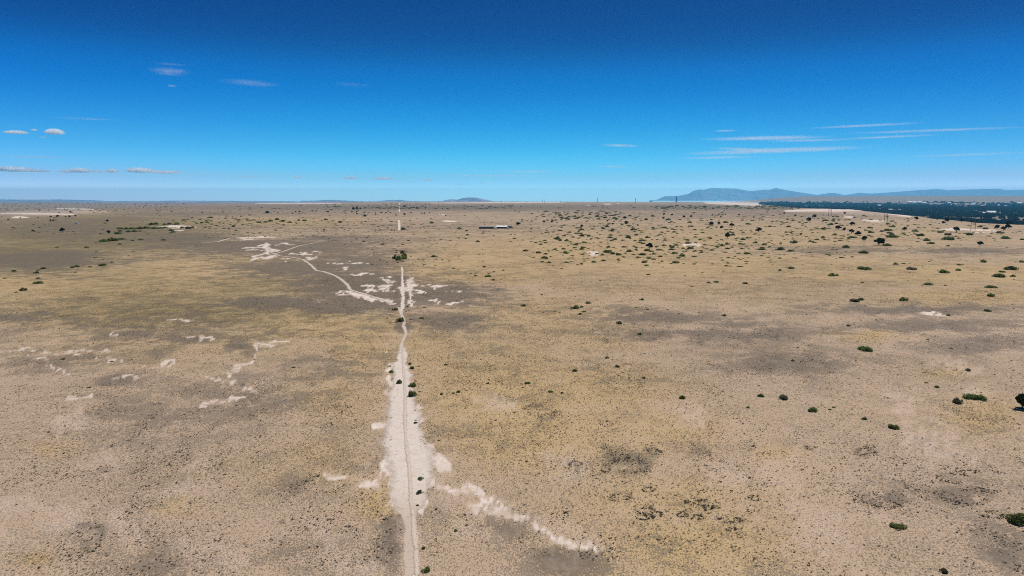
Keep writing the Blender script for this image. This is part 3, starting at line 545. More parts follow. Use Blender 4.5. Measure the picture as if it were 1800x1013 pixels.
# ------------------------------------------------------------------ labels: every plant told apart by a landmark it stands near
LM = [("the bright lone bush", 763, 449), ("the dense clump across the track", 703, 451), ("the low ranch buildings", 872, 400), ("the nearest H-frame power pole", 1710, 398),
 ("the second H-frame pole", 1557, 384), ("the third H-frame pole", 1459, 374), ("the biggest round juniper", 1545, 424), ("the edge-cut juniper", 1793, 706),
 ("the spreading bush near right edge", 1709, 697), ("the white marker post", 64, 541), ("the white van on the left plain", 135, 392), ("the juniper amid pale rocks", 1141, 433),
 ("the forking white pans", 475, 440), ("the dark left line of bushes", 245, 402), ("the far end of the white track", 702, 372), ("the dark tower", 1189, 358), ("the pink bluff", 1290, 366),
 ("the leafiest bush on white track", 723, 692), ("the big bush on the thin footpath", 704, 563), ("the paired round bushes", 1013, 540), ("the twin bushes far right", 1500, 528), ("the ragged bush far right", 1517, 613),
 ("the bush bottom right", 1579, 925), ("the ring-shaped grass patches", 1140, 902), ("the slim mast on the horizon", 1050, 360), ("the small dark far house", 848, 368), ("the winding pale trail", 600, 492), ("the loose left row of bushes", 150, 465), ("the wide bush in straw grass", 1190, 461), ("the shrub band below far junipers", 985, 418),
 ("the juniper on the open slope", 1279, 415), ("the three bushes on straw grass", 810, 688), ("the big low far right bush", 1779, 472), ("the black juniper left of the track", 641, 380), ("the shrub at track bottom", 750, 1000)]
ORD = ['closest', 'second closest', 'third closest', 'fourth closest', 'fifth closest', 'sixth closest', 'seventh closest', 'eighth closest', 'ninth closest', 'tenth closest', 'eleventh closest', 'twelfth closest', 'thirteenth closest', 'fourteenth closest', 'fifteenth closest', 'sixteenth closest', 'seventeenth closest']
def label_all(items, noun):
    B = {}
    for n, (u, v, w) in enumerate(items):
        best = min(range(len(LM)), key=lambda k: math.hypot(u - LM[k][1], (v - LM[k][2]) * 2.2))
        du, dv = u - LM[best][1], (v - LM[best][2]) * 2.2
        if math.hypot(du, dv) < 8: dv = 30
        dr = ('right of' if du > 0 else 'left of') if abs(du) > abs(dv) else ('in front of' if dv > 0 else 'behind')
        B.setdefault((best, dr), []).append((math.hypot(du, dv), n))
    out = [None] * len(items)
    for (k, dr), l in B.items():
        for r_, (_, n) in enumerate(sorted(l)):
            out[n] = f"{noun}, {ORD[min(r_, len(ORD) - 1)]} {dr} {LM[k][0]}"
    return out
HAND = {(723, 694): "leafy bright green bush standing on the white track's right edge", (703, 563): "tall dark green bush growing beside the thin footpath", (763, 450): "wide lone bright green bush right of the track on straw grass",
 (1579, 924): "green bush with yellowish top, alone low on the bottom right slope", (1793, 914): "big olive bush cut off by the right edge of the picture", (750, 1002): "dark flat shrub beside the footpath at the bottom of the picture",
 (702, 672): "round green bush standing in the middle of the white track", (727, 677): "grey-green spreading shrub right of the white track, above the leafy one", (1684, 706): "round green bush just left of the long spreading bush",
 (1011, 540): "wider of the two dark green bushes standing together right of track", (1658, 992): "small grey dead-looking shrub at the bottom right", (1087, 568): "round green bush alone beside speckled grey ground right of the track",
 (1586, 526): "single neat oval bush right of the twin bushes on straw grass", (967, 688): "green bush with small dark shrub beside it, on straw right of the track", (739, 841): "shrub in a tan island beside the white patch, lower track"}
def hand(u, v):
    for (a, b), l in HAND.items():
        if math.hypot(u - a, v - b) < 3.2: return HAND.pop((a, b))
lab = label_all(shr, 'low green shrub'); rg = np.random.default_rng(5)
for n, (u, v, w) in enumerate(shr):
    vb = min(v + .10 * w, v + 4.5)
    x, y, z = (float(q) for q in at(u, vb)); d = math.hypot(x, y); ww = w * d / F * (.60 if abs(u - 703) < 16 and 435 < v < 470 else .53)
    t = n % 7
    hgt = ww * (.80 if v > 560 and w < 20 else .66 if v > 560 else .75 if w < 14 else .6) * (.8 + .45 * rg.random()) * (1.3 if 560 < v < 760 and w < 25 and abs(u - 707) < 40 else 2.1 if abs(u - 703) < 16 and 435 < v < 470 else 1) * (.9 if v < 520 else 1)
    sc = (ww, ww * (.75 + .4 * rg.random()), hgt); rz = rg.random() * .8 - .4 + (math.pi if rg.random() < .5 else 0)
    l = hand(u, v) or lab[n]
    if n < 80 or v > 560:
        o = put('low_shrub', None, (x, y, z), rz, sc); o.empty_display_size = .2
        put('foliage', SHR[t][0], parent=o); put('stem', SHR[t][1], parent=o)
    else: o = put('low_shrub', SHR[t][2], (x, y, z), rz, sc)
    tag(o, l, 'shrub', 'low green shrubs scattered over the plain')
labj = label_all(jun, 'dark round juniper')
HJ = {(1796, 706): 'dark juniper with visible trunk, cut by the right edge of the picture', (1545, 426): 'largest round dark juniper on the right, green shrub at its right foot', (1141, 433): 'dark juniper crown rising from the pale rocky bank of green shrubs',
      (1722, 430): 'lone round dark juniper on bare ground in front of the H-frame poles', (641, 380): 'blackest round juniper just left of the far white track'}
for n, (u, v, w) in enumerate(jun):
    near = v > 600
    vb = v + .30 * w if not near else 718.5
    if near: u = 1797
    x, y, z = (float(q) for q in at(u, vb)); d = math.hypot(x, y); ww = w * d / F * .52
    if near: ww = 2.0
    o = put('juniper', None, (x, y, z), rg.random() * 6.28, (ww, ww, ww * (1.25 + .3 * rg.random()) if not near else 3.1)); o.empty_display_size = .2
    J = JUN[n % 4]
    put('trunk', J[1], parent=o); put('crown', J[0] if w > 8 else J[2], parent=o)
    l = labj[n]
    for (a, b), q in list(HJ.items()):
        if math.hypot(u - a, v - b) < 5: l = q; HJ.pop((a, b))
    tag(o, l, 'tree', 'dark junipers dotted over the plain')

# ------------------------------------------------------------------ scattered masses (nobody could count them): instanced points
LIB = bpy.data.collections.new('sources')
def scatter(name, pts, scl, rz, var, srcs, label, cat):
    c = bpy.data.collections.new(name + '_kinds'); LIB.children.link(c)
    for k, m in enumerate(srcs): c.objects.link(bpy.data.objects.new(f'{chr(97 + k)}_{name}_kind', m))
    me = bpy.data.meshes.new(name); me.vertices.add(len(pts)); me.vertices.foreach_set('co', np.asarray(pts, np.float32).ravel())
    a = me.attributes.new('scl', 'FLOAT_VECTOR', 'POINT'); a.data.foreach_set('vector', np.asarray(scl, np.float32).ravel())
    a = me.attributes.new('rot', 'FLOAT_VECTOR', 'POINT'); rr = np.zeros((len(pts), 3), np.float32); rr[:, 2] = rz; a.data.foreach_set('vector', rr.ravel())
    a = me.attributes.new('var', 'INT', 'POINT'); a.data.foreach_set('value', np.asarray(var, np.int32))
    o = put(name, me)
    g = bpy.data.node_groups.new(name, 'GeometryNodeTree')
    g.interface.new_socket('Geometry', in_out='INPUT', socket_type='NodeSocketGeometry'); g.interface.new_socket('Geometry', in_out='OUTPUT', socket_type='NodeSocketGeometry')
    gi, go = g.nodes.new('NodeGroupInput'), g.nodes.new('NodeGroupOutput'); ip = g.nodes.new('GeometryNodeInstanceOnPoints'); ci = g.nodes.new('GeometryNodeCollectionInfo')
    ci.inputs['Collection'].default_value = c; ci.inputs['Separate Children'].default_value = True; ci.inputs['Reset Children'].default_value = True; ip.inputs['Pick Instance'].default_value = True
    def att(nm, ty):
        q = g.nodes.new('GeometryNodeInputNamedAttribute'); q.data_type = ty; q.inputs['Name'].default_value = nm; return q.outputs[0]
    L = g.links.new
    L(gi.outputs[0], ip.inputs['Points']); L(ci.outputs[0], ip.inputs['Instance']); L(att('var', 'INT'), ip.inputs['Instance Index'])
    L(att('rot', 'FLOAT_VECTOR'), ip.inputs['Rotation']); L(att('scl', 'FLOAT_VECTOR'), ip.inputs['Scale']); L(ip.outputs[0], go.inputs[0])
    md = o.modifiers.new('scatter', 'NODES'); md.node_group = g
    return tag(o, label, cat, kind='stuff')
def tuft(n, rg, mat, h=1.0, sp=.5, wd=.09):
    mb = MB()
    for k in range(n):
        a = rg.random() * 6.28; s = sp * (.3 + .7 * rg.random()); b = a + 1.57; hh = h * (.5 + .5 * rg.random()); c0 = rg.normal(size=2) * .22
        x, y = math.cos(a) * s + c0[0], math.sin(a) * s + c0[1]; wx, wy = math.cos(b) * wd, math.sin(b) * wd
        mb.add([(c0[0] * .6 - wx, c0[1] * .6 - wy, 0), (c0[0] * .6 + wx, c0[1] * .6 + wy, 0), (x + wx * .5, y + wy * .5, hh), (x - wx * .5, y - wy * .5, hh * .9)], [(0, 1, 2, 3)])
    return mb.me('tuft', mat)
def wedge_points(n, r0, r1, rg, half=R(41), p=1.0):
    q = rg.random(n); r = (r0 ** p + (r1 ** p - r0 ** p) * q) ** (1 / p); a = (rg.random(n) * 2 - 1) * half
    return r * np.sin(a), r * np.cos(a)
def in_track(x, y, z):
    u, v = project(x, y, z); c = np.interp(v, [356, 450, 560, 620, 760, 860, 1013], [702, 706, 707, 708, 711, 722, 722]); hw = np.interp(v, [356, 450, 600, 650, 760, 860, 900, 1013], [1.2, 3, 5, 9, 24, 24, 8, 4])
    return np.abs(u - c) < hw
rg = np.random.default_rng(11)
x, y = wedge_points(620000, 84, 430, rg, p=1.3); z = zf(x, y)
pm = paint(x, y, z)
pat = fbm(x / 9, y / 13, 3, 41); pat2 = fbm(x / 2.6, y / 4.2, 2, 43)
dens = np.clip(.16 + .75 * pm['c'] + .5 * pm['d'] + (pat - .5) * 1.5, 0, 1.3) * np.clip(.45 + (pat2 - .5) * 3.2, 0, 1.3) * np.clip(1 - pm['w'] * 2, 0, 1) * (1 - .8 * np.clip(pm['b'], 0, 1))
u_, v_ = project(x, y, z)
keep = (rg.random(len(x)) < dens * .68) & ~in_track(x, y, z)
x, y, z = x[keep], y[keep], z[keep]; n = len(x); print('scrub tufts', n)
s = (.06 + .12 * rg.random(n) ** 3) * (1 + 1.0 * (rg.random(n) < .012))
for a, b, ru, rv in RINGS:             # grass rings: tufts standing along a wobbly ring
    m = int(14 + ru * 3); q = rg.random(m) * 6.283; q = q[np.sin(q * 2 + a) + np.sin(q * 3 + b) > -.9]; m = len(q); jt = 1 + rg.normal(size=m) * .17 + .16 * np.sin(q * 3 + a); X, Y, Z = at(a + ru * np.cos(q) * jt, b + rv * np.sin(q) * jt)
    x, y, z = np.append(x, X), np.append(y, Y), np.append(z, Z); s = np.append(s, .07 + .10 * rg.random(m))
n = len(x)
scatter('grey_scrub', np.stack([x, y, z], 1), np.stack([s * 1.35, s * 1.35, s * .8], 1), rg.random(n) * 6.28, rg.integers(0, 3, n), [tuft(22, rg, M_deadscrub, 1, .9, .13) for _ in range(3)],
        'grey dead-looking scrub tufts speckling the plain', 'scrub')
x, y = wedge_points(120000, 88, 420, rg, p=1.5); z = zf(x, y); pm = paint(x, y, z)
dens = np.clip(pm['g'] * .9 + .12 + (fbm(x / 14, y / 14, 3, 51) - .5) * 1.3, 0, 1) * np.clip(1 - pm['w'] * 2, 0, 1) * (1 - .7 * np.clip(pm['b'], 0, 1))
keep = (rg.random(len(x)) < dens) & ~in_track(x, y, z); x, y, z = x[keep], y[keep], z[keep]; n = len(x); print('grass tufts', n)
s = .09 + .10 * rg.random(n)
scatter('dry_grass', np.stack([x, y, z], 1), np.stack([s * 1.3, s * 1.3, s * .9], 1), rg.random(n) * 6.28, rg.integers(0, 3, n), [tuft(16, rg, M_straw, 1, .7, .12) for _ in range(3)],
        'straw-coloured dry grass tufts covering the plain', 'grass')
# far and smallest shrubs
pts = []; sc = []
for u, v, w in shr_small:
    x, y, z = (float(q) for q in at(u, v + .1 * w)); ww = w * math.hypot(x, y) / F * .52; pts.append((x, y, z)); sc.append((ww, ww, ww * .5))
def zone(n, u0, u1, v0, v1, w0, w1, hh=.5):
    u = u0 + (u1 - u0) * rg.random(n); v = v0 + (v1 - v0) * rg.random(n); x, y, z = at(u, v); w = (w0 + (w1 - w0) * rg.random(n) ** 2) * np.hypot(x, y) / F * .5
    pts.extend(np.stack([x, y, z], 1).tolist()); sc.extend(np.stack([w, w, w * hh * (.7 + .6 * rg.random(n))], 1).tolist())
zone(260, 400, 700, 362, 420, 2.5, 6); zone(60, 560, 760, 358, 366, 2, 4, .8); zone(160, 620, 900, 362, 368, 2.5, 7); zone(220, 900, 1400, 361, 400, 2.5, 7); zone(200, 1150, 1420, 362, 368, 3, 8); zone(220, 1380, 1800, 378, 420, 2.5, 7)
zone(160, 0, 450, 366, 420, 2, 5); zone(500, 720, 1800, 380, 440, 1.6, 4); zone(350, 350, 720, 362, 430, 1.6, 4); zone(330, 930, 1500, 385, 455, 4, 9); zone(190, 940, 1360, 398, 470, 5, 11); zone(60, 640, 780, 385, 470, 3, 6); zone(420, 800, 1800, 430, 540, 1.6, 3.6); zone(150, 300, 900, 420, 480, 1.6, 3.6); zone(260, 760, 1800, 520, 700, 2, 4.5); zone(40, 0, 660, 480, 700, 2, 4); zone(60, 300, 450, 384, 400, 3, 7); zone(90, 940, 1100, 372, 388, 4, 9); zone(40, 1240, 1800, 700, 1000, 3, 5)
zone(350, -40, 330, 357, 372, 1.2, 2.6, 1.0)
n = len(pts); scatter('scattered_shrubs', pts, sc, rg.random(n) * 6.28, rg.integers(0, 7, n), [q[2] for q in SHR], 'countless small far shrubs speckling the plain up to the horizon', 'shrubs')
# the wooded valley below the mesa rim
lob = []
for t in range(3):
    r3 = np.random.default_rng(300 + t); mb = MB(); leaves(mb, [(0, 0, .45, .5, .5, .4), (.25, .1, .6, .32, .32, .32), (-.25, -.1, .5, .34, .3, .3), (0, .2, .75, .3, .3, .25)], 70, .42, r3)
    lob.append(mb.me('valley_tree', M_cotton))
x, y = wedge_points(210000, 2600, 19000, rg, R(43), 1.3); m = x > -.0 * y; x, y = x[m], y[m]
az = x / y; r = np.hypot(x, y); z = zf(x, y); u_, v_ = project(x, y, z)
bands = fbm(x / 900, r / 1500, 3, 61)
inside = sstep(250, 900, r - edge_r(az)) * (u_ > 1335) * (u_ < 2050)
lim = np.interp(u_, [1200, 1360, 1500, 1560, 1800, 2050], [359.5, 358.5, 358.8, 360, 361.8, 363]) + (bands - .5) * 3
dens = np.where(v_ > lim, np.where(bands < .47, .03, .42 + .5 * bands), np.where((bands > .58) & (v_ > 356.3), .10, .004)) * inside
dens = dens * (1 - .85 * ((v_ > 379.5) & (v_ < 381.2) & (u_ > 1700)))
keep = (rg.random(len(x)) < dens) & (z < -25); x, y, z = x[keep], y[keep], z[keep]; n = len(x); print('valley trees', n)
s = (7 + 9 * rg.random(n)) * (1 + np.hypot(x, y) / 16000)
scatter('valley_woods', np.stack([x, y, z], 1), np.stack([s * 1.3, s * 1.3, s], 1), rg.random(n) * 6.28, rg.integers(0, 3, n), lob, 'dark mass of trees filling the valley below the mesa', 'woods')
#THINGS#
# ------------------------------------------------------------------ power poles, tower, masts
def hframe(u, v, h, gap, label, thick=.22, name='power_pole', rz=.25):
    x, y, z = (float(q) for q in at(u, v)); d = math.hypot(x, y); th = max(thick, d * .00026)
    o = put(name, None, (x, y, z), rz); o.empty_display_size = .5
    for s in (-1, 1):
        m = MB().tube([(s * gap / 2, 0, -.5), (s * gap / 2, 0, h * .5), (s * gap / 2, 0, h)], [th, th * .9, th * .75], 8); put('post', m.me('post', M_pole, True), parent=o)
    m = MB().tube([(-gap * .95, -th, h * .93), (0, -th, h * .93), (gap * .95, -th, h * .93)], th * .55, 6); put('crossarm', m.me('crossarm', M_pole), parent=o)
    m = MB()
    m.tube([(-gap / 2, 0, h * .52), (gap / 2, 0, h * .86)], th * .35, 5); m.tube([(-gap / 2, 0, h * .86), (gap / 2, 0, h * .52)], th * .35, 5); m.tube([(-gap / 2, 0, h * .45), (gap / 2, 0, h * .45)], th * .3, 5)
    put('brace', m.me('brace', M_pole), parent=o)
    for s in (-.9, 0, .9):
        m = MB().tube([(s * gap, 0, h * .93 - th * .4), (s * gap, 0, h * .86)], th * .35, 5); put('insulator', m.me('insulator', M_steel), parent=o)
    tag(o, label, 'power pole', 'H-frame power poles crossing the plain')
hframe(1710, 406, 18, 7.4, 'nearest wooden H-frame power pole at the right, tallest in the photo')
hframe(1557, 389.5, 18.5, 7.2, 'second nearest wooden H-frame power pole, before the pale bank at right', .25)
hframe(1458.7, 379.6, 22, 7.6, 'third nearest wooden H-frame power pole, just left of the valley houses', .25)
hframe(1391.5, 370, 19, 6.0, 'small distant H-frame power pole below the dark valley edge', .3)
hframe(1339.5, 366, 18, 6.0, 'tiny distant H-frame power pole in front of the pink bluff', .3)
def pole(u, v, h, label, two=False):
    x, y, z = (float(q) for q in at(u, v)); d = math.hypot(x, y); th = d * .00022
    o = put('utility_pole', None, (x, y, z)); m = MB().tube([(0, 0, -1), (0, 0, h)], [th, th * .8], 6); put('post', m.me('post', M_pole), parent=o)
    m = MB().tube([(-h * .14, -th, h * .92), (h * .14, -th, h * .92)], th * .6, 5); put('crossarm', m.me('crossarm', M_pole), parent=o)
    tag(o, label, 'utility pole', 'tiny poles along the horizon')
for u, h, l in ((635, 16, 'leftmost tiny pole on the horizon, left of the white track'), (771, 16, 'tiny pole on the horizon just left of the blue butte'), (881, 18, 'tiny pole on the horizon just right of the blue butte'),
                (926, 18, 'tiny pole on the horizon between the blue butte and the paired poles'), (953, 26, 'left one of the two paired poles on the horizon'), (957.5, 26, 'right one of the two paired poles on the horizon'), (985, 18, 'tiny pole on the horizon right of the paired poles')):
    pole(u, 357.6, h * 1.35, l)
x, y, z = (float(q) for q in at(1189, 356.0)); z -= 2; k = math.hypot(x, y) / F
t = put('tower', None, (x, y, z))
m = MB(); w = 1.15 * k; hh = 10.2 * k
for s in range(12):                   # shaft with a slight taper, storey by storey
    a = w * (1.06 - .012 * s); m.box(-a, a, -a, a, hh * s / 12, hh * (s + 1) / 12 - .25)
put('shaft', m.me('shaft', M_dark), parent=t)
put('cap', MB().box(-w * .95, w * .95, -w * .95, w * .95, hh - .2, hh + .3 * k).me('cap', M_dark), parent=t)
put('base', MB().box(-w * 2.2, w * 1.8, -w * 1.5, w * 1.5, -3, .9 * k).me('base', M_wall), parent=t)
tag(t, 'tall dark tower block standing against the hazy mountain', 'tower')
for u, top, l in ((1050, 348.6, 'slim lattice mast on the horizon left of the dark tower, the taller one'), (1117, 348.4, 'slim lattice mast on the horizon nearest to the dark tower')):
    x, y, z = (float(q) for q in at(u, 356.2)); k = math.hypot(x, y) / F; hh = (356.2 - top) * k
    o = put('lattice_mast', None, (x, y, z)); m = MB()
    a0, a1 = .55 * k, .16 * k
    for sx in (-1, 1):
        for sy in (-1, 1): m.tube([(sx * a0, sy * a0, -1), (sx * a1, sy * a1, hh)], .13 * k, 4)
    for s in range(10):
        f0, f1 = s / 10, (s + 1) / 10; b0 = a0 + (a1 - a0) * f0; b1 = a0 + (a1 - a0) * f1
        m.tube([(-b0, -b0, hh * f0), (b1, -b1, hh * f1)], .07 * k, 4); m.tube([(b0, b0, hh * f0), (-b1, b1, hh * f1)], .07 * k, 4)
    put('frame', m.me('frame', M_steel), parent=o); put('crossarm', MB().tube([(-.7 * k, 0, hh * .8), (.7 * k, 0, hh * .8)], .09 * k, 4).me('crossarm', M_steel), parent=o)
    tag(o, l, 'mast', 'slim masts on the horizon')

# ------------------------------------------------------------------ ranch buildings and vehicles
def house(name, u, v, L, D, Hh, rh, mw, mr, label, cat='building', rz=0.0, shed=False, nwin=3, detail=True, scale_px=None):
    x, y, z = (float(q) for q in at(u, v)); o = put(name, None, (x, y, z), rz)
    m = MB(); m.box(-L / 2, L / 2, -D / 2, D / 2, -.6, Hh); put('wall', m.me('wall', mw), parent=o)
    m = MB(); e = .35 * D / 6
    if shed:
        m.add([(-L / 2 - e, -D / 2 - e, Hh + .05), (L / 2 + e, -D / 2 - e, Hh + .05), (L / 2 + e, D / 2 + e, Hh + rh), (-L / 2 - e, D / 2 + e, Hh + rh), (-L / 2 - e, -D / 2 - e, Hh + .25), (L / 2 + e, -D / 2 - e, Hh + .25), (L / 2 + e, D / 2 + e, Hh + rh + .2), (-L / 2 - e, D / 2 + e, Hh + rh + .2)],
              [(0, 3, 2, 1), (4, 5, 6, 7), (0, 1, 5, 4), (1, 2, 6, 5), (2, 3, 7, 6), (3, 0, 4, 7)])
    else:
        y0 = D / 2 + e; x0 = L / 2 + e
        m.add([(-x0, -y0, Hh), (x0, -y0, Hh), (x0, y0, Hh), (-x0, y0, Hh), (-x0, 0, Hh + rh), (x0, 0, Hh + rh)], [(0, 1, 5, 4), (2, 3, 4, 5), (0, 4, 3), (1, 2, 5), (0, 3, 2, 1)])
    put('roof', m.me('roof', mr), parent=o)
    if detail:
        for s in range(nwin):
            cx = -L / 2 + L * (s + .5) / (nwin + .6); put('window', MB().box(cx - .6, cx + .6, -D / 2 - .04, -D / 2 + .05, Hh * .4, Hh * .8).me('window', M_glass), parent=o)
        cx = L / 2 - L * .12; put('door', MB().box(cx - .5, cx + .5, -D / 2 - .05, -D / 2 + .05, -.3, 2.05).me('door', M_steel), parent=o)
    return tag(o, label, cat)
house('shed', 855, 402.2, 22.5, 9, 2.6, 1.3, M_wall, M_grey_roof, 'long low dark ranch shed with a grey roof, left of the white roof', rz=.05, shed=True, nwin=4)
house('mobile_home', 882, 401.8, 15.5, 7, 2.6, 1.9, M_wall, M_white, 'long low mobile home with a bright white roof', rz=-.03, nwin=4)
house('shed', 896, 400.6, 6.5, 5, 2.4, .8, M_blue, M_grey_roof, 'small blue-grey shed right of the white-roofed mobile home', shed=True, nwin=1)
def car(name, u, v, paint_, label, cat, rz, van=False, k=1.0):
    x, y, z = (float(q) for q in at(u, v)); o = put(name, None, (x, y, z), rz, (k, k, k))
    prof = [(-2.3, .35), (2.3, .35), (2.35, .75), (2.1, .95), (1.3, 1.02), (.7, 1.55), (-1.2, 1.6), (-2.1, 1.05), (-2.35, .9)] if not van else [(-2.7, .35), (2.6, .35), (2.65, 1.0), (2.2, 1.2), (1.7, 2.15), (1.3, 2.25), (-2.6, 2.25), (-2.75, 1.2)]
    n = len(prof); m = MB(); m.add([(a, -.9, b) for a, b in prof] + [(a, .9, b) for a, b in prof], [tuple(range(n)), tuple(range(2 * n - 1, n - 1, -1))] + [(q, (q + 1) % n + 0, (q + 1) % n + n, q + n)[::-1] for q in range(n)])
    put('body', m.me('body', paint_), parent=o)
    a0, a1, b0, b1 = (-1.1, .75, 1.08, 1.48) if not van else (1.0, 2.0, 1.25, 1.95)
    for s in (-1, 1): put('window', MB().box(a0, a1, s * .9 - .03, s * .9 + .03, b0, b1).me('window', M_glass), parent=o)
    for a in (-1.45, 1.5):
        for s in (-1, 1): put('wheel', MB().tube([(a, s * .72, .34), (a, s * .95, .34)], .36, 12).me('wheel', M_tyre), parent=o)
    return tag(o, label, cat)
car('parked_van', 872, 403.2, M_white, 'white van parked in front of the low ranch buildings', 'van', .15, True)
car('parked_car', 900, 401.8, M_blue, 'blue-grey car parked at the right end of the ranch buildings', 'car', .5)
car('parked_car', 893.5, 402.2, M_white, 'white car parked between the mobile home and the blue shed', 'car', -.2)
car('parked_van', 134.6, 394, M_white, 'lone white van standing on the green-tinged left plain', 'van', .3, True, 1.15)
house('farmhouse', 848, 366.6, 17, 9, 3.2, 2, M_wall, M_grey_roof, 'small dark far house on the plain below the blue butte', 'house', detail=False)
house('farmhouse', 1034, 362.4, 18, 12, 3.5, 3, M_tanwall, M_white, 'tiny far white-roofed house near the horizon below the slim mast', 'house', detail=False)
house('farmhouse', 1086, 359, 20, 12, 3.5, 3, M_tanwall, M_white, 'tiny far pale house on the horizon between the two masts', 'house', detail=False)
# valley houses: their positions in the valley, found where the photo shows each pale roof
HS = [(1538, 367.6, 24, 'white valley house above the left end of the pale bank'), (1565, 370.0, 34, 'white valley roofs just above the second pole top, left one'), (1573, 370.6, 30, 'white valley roofs just above the second pole top, middle one'),
      (1580, 370.4, 30, 'white valley roofs just above the second pole top, right one'), (1591, 369.0, 20, 'small pale valley house right of the row above the second pole'), (1545.5, 362.6, 50, 'far white valley roof above the second pole'), (1546, 368.5, 18, 'small pale valley house left of the row above the second pole'),
      (1714.5, 372.2, 26, 'pale valley house above the nearest pole'), (1725, 375.7, 34, 'white valley barn right above the nearest pole'), (1732, 375.5, 22, 'small white valley house between two barns'), (1742, 375.4, 54, 'largest white valley barn, right of the nearest pole'), (1758, 376.3, 24, 'small pale valley house right of the largest barn'),
      (1784, 376.2, 22, 'pale valley house close to the right edge, left one'), (1788, 376.4, 20, 'pale valley house close to the right edge, right one'), (1755, 362, 40, 'far white valley roof above the small pale house'), (1768, 363.5, 36, 'far pale valley roof midway to the right edge'), (1668, 358.6, 60, 'far white roof at the top of the dark valley woods'),
      (1600, 357.2, 90, 'leftmost of the white roofs along the far valley road'), (1608, 357.4, 80, 'second of the white roofs along the far valley road'), (1616, 357.6, 90, 'third of the white roofs along the far valley road'), (1624, 358, 70, 'rightmost of the white roofs along the far valley road'),
      (1791, 358.8, 80, 'far white valley roof at the right edge'), (1710, 360.8, 60, 'far white valley roof above the nearest pole'), (1575, 365.8, 24, 'pale valley house among trees above the row'), (1695, 364.5, 30, 'pale valley house among trees left of the nearest pole')]
def valley_at(u, v):
    dx, dy, dz = ray(u, v); t = 3000.0
    for _ in range(400):
        if EYE + dz * t < float(zf(dx * t, dy * t)) + 12: break
        t *= 1.01
    return float(dx * t), float(dy * t), float(zf(dx * t, dy * t))
for n, (u, v, L, l) in enumerate(HS):
    x, y, z = valley_at(u, v); hh = max(5, L * .22); b = 9 + .0007 * y
    o = put('farmhouse', None, (x, y, z), (n * 2.39) % .7 - .35)
    put('wall', MB().box(-L / 2, L / 2, -L * .25, L * .25, -2, b + hh * .5).me('wall', M_tanwall if n % 3 else M_white), parent=o)
    y0, x0, Hh = L * .28, L * .54, b + hh * .5
    put('roof', MB().add([(-x0, -y0, Hh), (x0, -y0, Hh), (x0, y0, Hh), (-x0, y0, Hh), (-x0, 0, Hh + hh), (x0, 0, Hh + hh)], [(0, 1, 5, 4), (2, 3, 4, 5), (0, 4, 3), (1, 2, 5), (0, 3, 2, 1)]).me('roof', M_white), parent=o)
    tag(o, l, 'house', 'pale roofs among the valley trees')
# white marker post on the left plain
x, y, z = (float(q) for q in at(63.5, 545)); o = put('marker_post', None, (x, y, z))
put('post', MB().tube([(0, 0, -.3), (.02, 0, 1.6)], .11, 8).me('post', M_white, True), parent=o)
put('cap', MB().tube([(.02, 0, 1.6), (.02, 0, 1.72), (.02, 0, 1.85)], [.16, .16, .05], 8).me('cap', M_white, True), parent=o)
tag(o, 'thin white marker post standing alone on the left plain', 'post')

# ------------------------------------------------------------------ clouds: thin volumes far out beyond the haze
def cloud_mat(name, dens, stretch, edge, scale=2.2, lo=.42, hi=.7, glow=1.0):
    m = bpy.data.materials.new(name); m.use_nodes = True; t = m.node_tree; t.nodes.clear()
    out = t.nodes.new('ShaderNodeOutputMaterial'); pv = t.nodes.new('ShaderNodeVolumePrincipled'); t.links.new(pv.outputs[0], out.inputs['Volume'])
    pv.inputs['Color'].default_value = (.95, .98, 1, 1); pv.inputs['Anisotropy'].default_value = .35
    tc = t.nodes.new('ShaderNodeTexCoord'); mp = t.nodes.new('ShaderNodeMapping'); mp.inputs['Scale'].default_value = stretch
    oi = t.nodes.new('ShaderNodeObjectInfo'); cb = t.nodes.new('ShaderNodeCombineXYZ'); ml = t.nodes.new('ShaderNodeMath'); ml.operation = 'MULTIPLY'; ml.inputs[1].default_value = 40
    t.links.new(oi.outputs['Random'], ml.inputs[0]); t.links.new(ml.outputs[0], cb.inputs[0]); t.links.new(ml.outputs[0], cb.inputs[2]); t.links.new(cb.outputs[0], mp.inputs['Location'])
    t.links.new(tc.outputs['Object'], mp.inputs[0])
    nz = t.nodes.new('ShaderNodeTexNoise'); nz.inputs['Scale'].default_value = scale; nz.inputs['Detail'].default_value = 6; nz.inputs['Roughness'].default_value = .6; t.links.new(mp.outputs[0], nz.inputs['Vector'])
    ln = t.nodes.new('ShaderNodeVectorMath'); ln.operation = 'LENGTH'; t.links.new(tc.outputs['Object'], ln.inputs[0])
    fo = t.nodes.new('ShaderNodeMapRange'); fo.interpolation_type = 'SMOOTHSTEP'; t.links.new(ln.outputs['Value'], fo.inputs[0]); fo.inputs[1].default_value = edge; fo.inputs[2].default_value = 1.0; fo.inputs[3].default_value = 1; fo.inputs[4].default_value = 0
    nr = t.nodes.new('ShaderNodeMapRange'); t.links.new(nz.outputs[0], nr.inputs[0]); nr.inputs[1].default_value = lo; nr.inputs[2].default_value = hi
    a = t.nodes.new('ShaderNodeMath'); a.operation = 'MULTIPLY'; t.links.new(fo.outputs[0], a.inputs[0]); t.links.new(nr.outputs[0], a.inputs[1])
    b = t.nodes.new('ShaderNodeMath'); b.operation = 'MULTIPLY'; t.links.new(a.outputs[0], b.inputs[0]); b2 = t.nodes.new('ShaderNodeMath'); b2.operation = 'MULTIPLY'; b2.inputs[1].default_value = dens; t.links.new(oi.outputs['Alpha'], b2.inputs[0]); t.links.new(b2.outputs[0], b.inputs[1])
    t.links.new(b.outputs[0], pv.inputs['Density'])
    return m
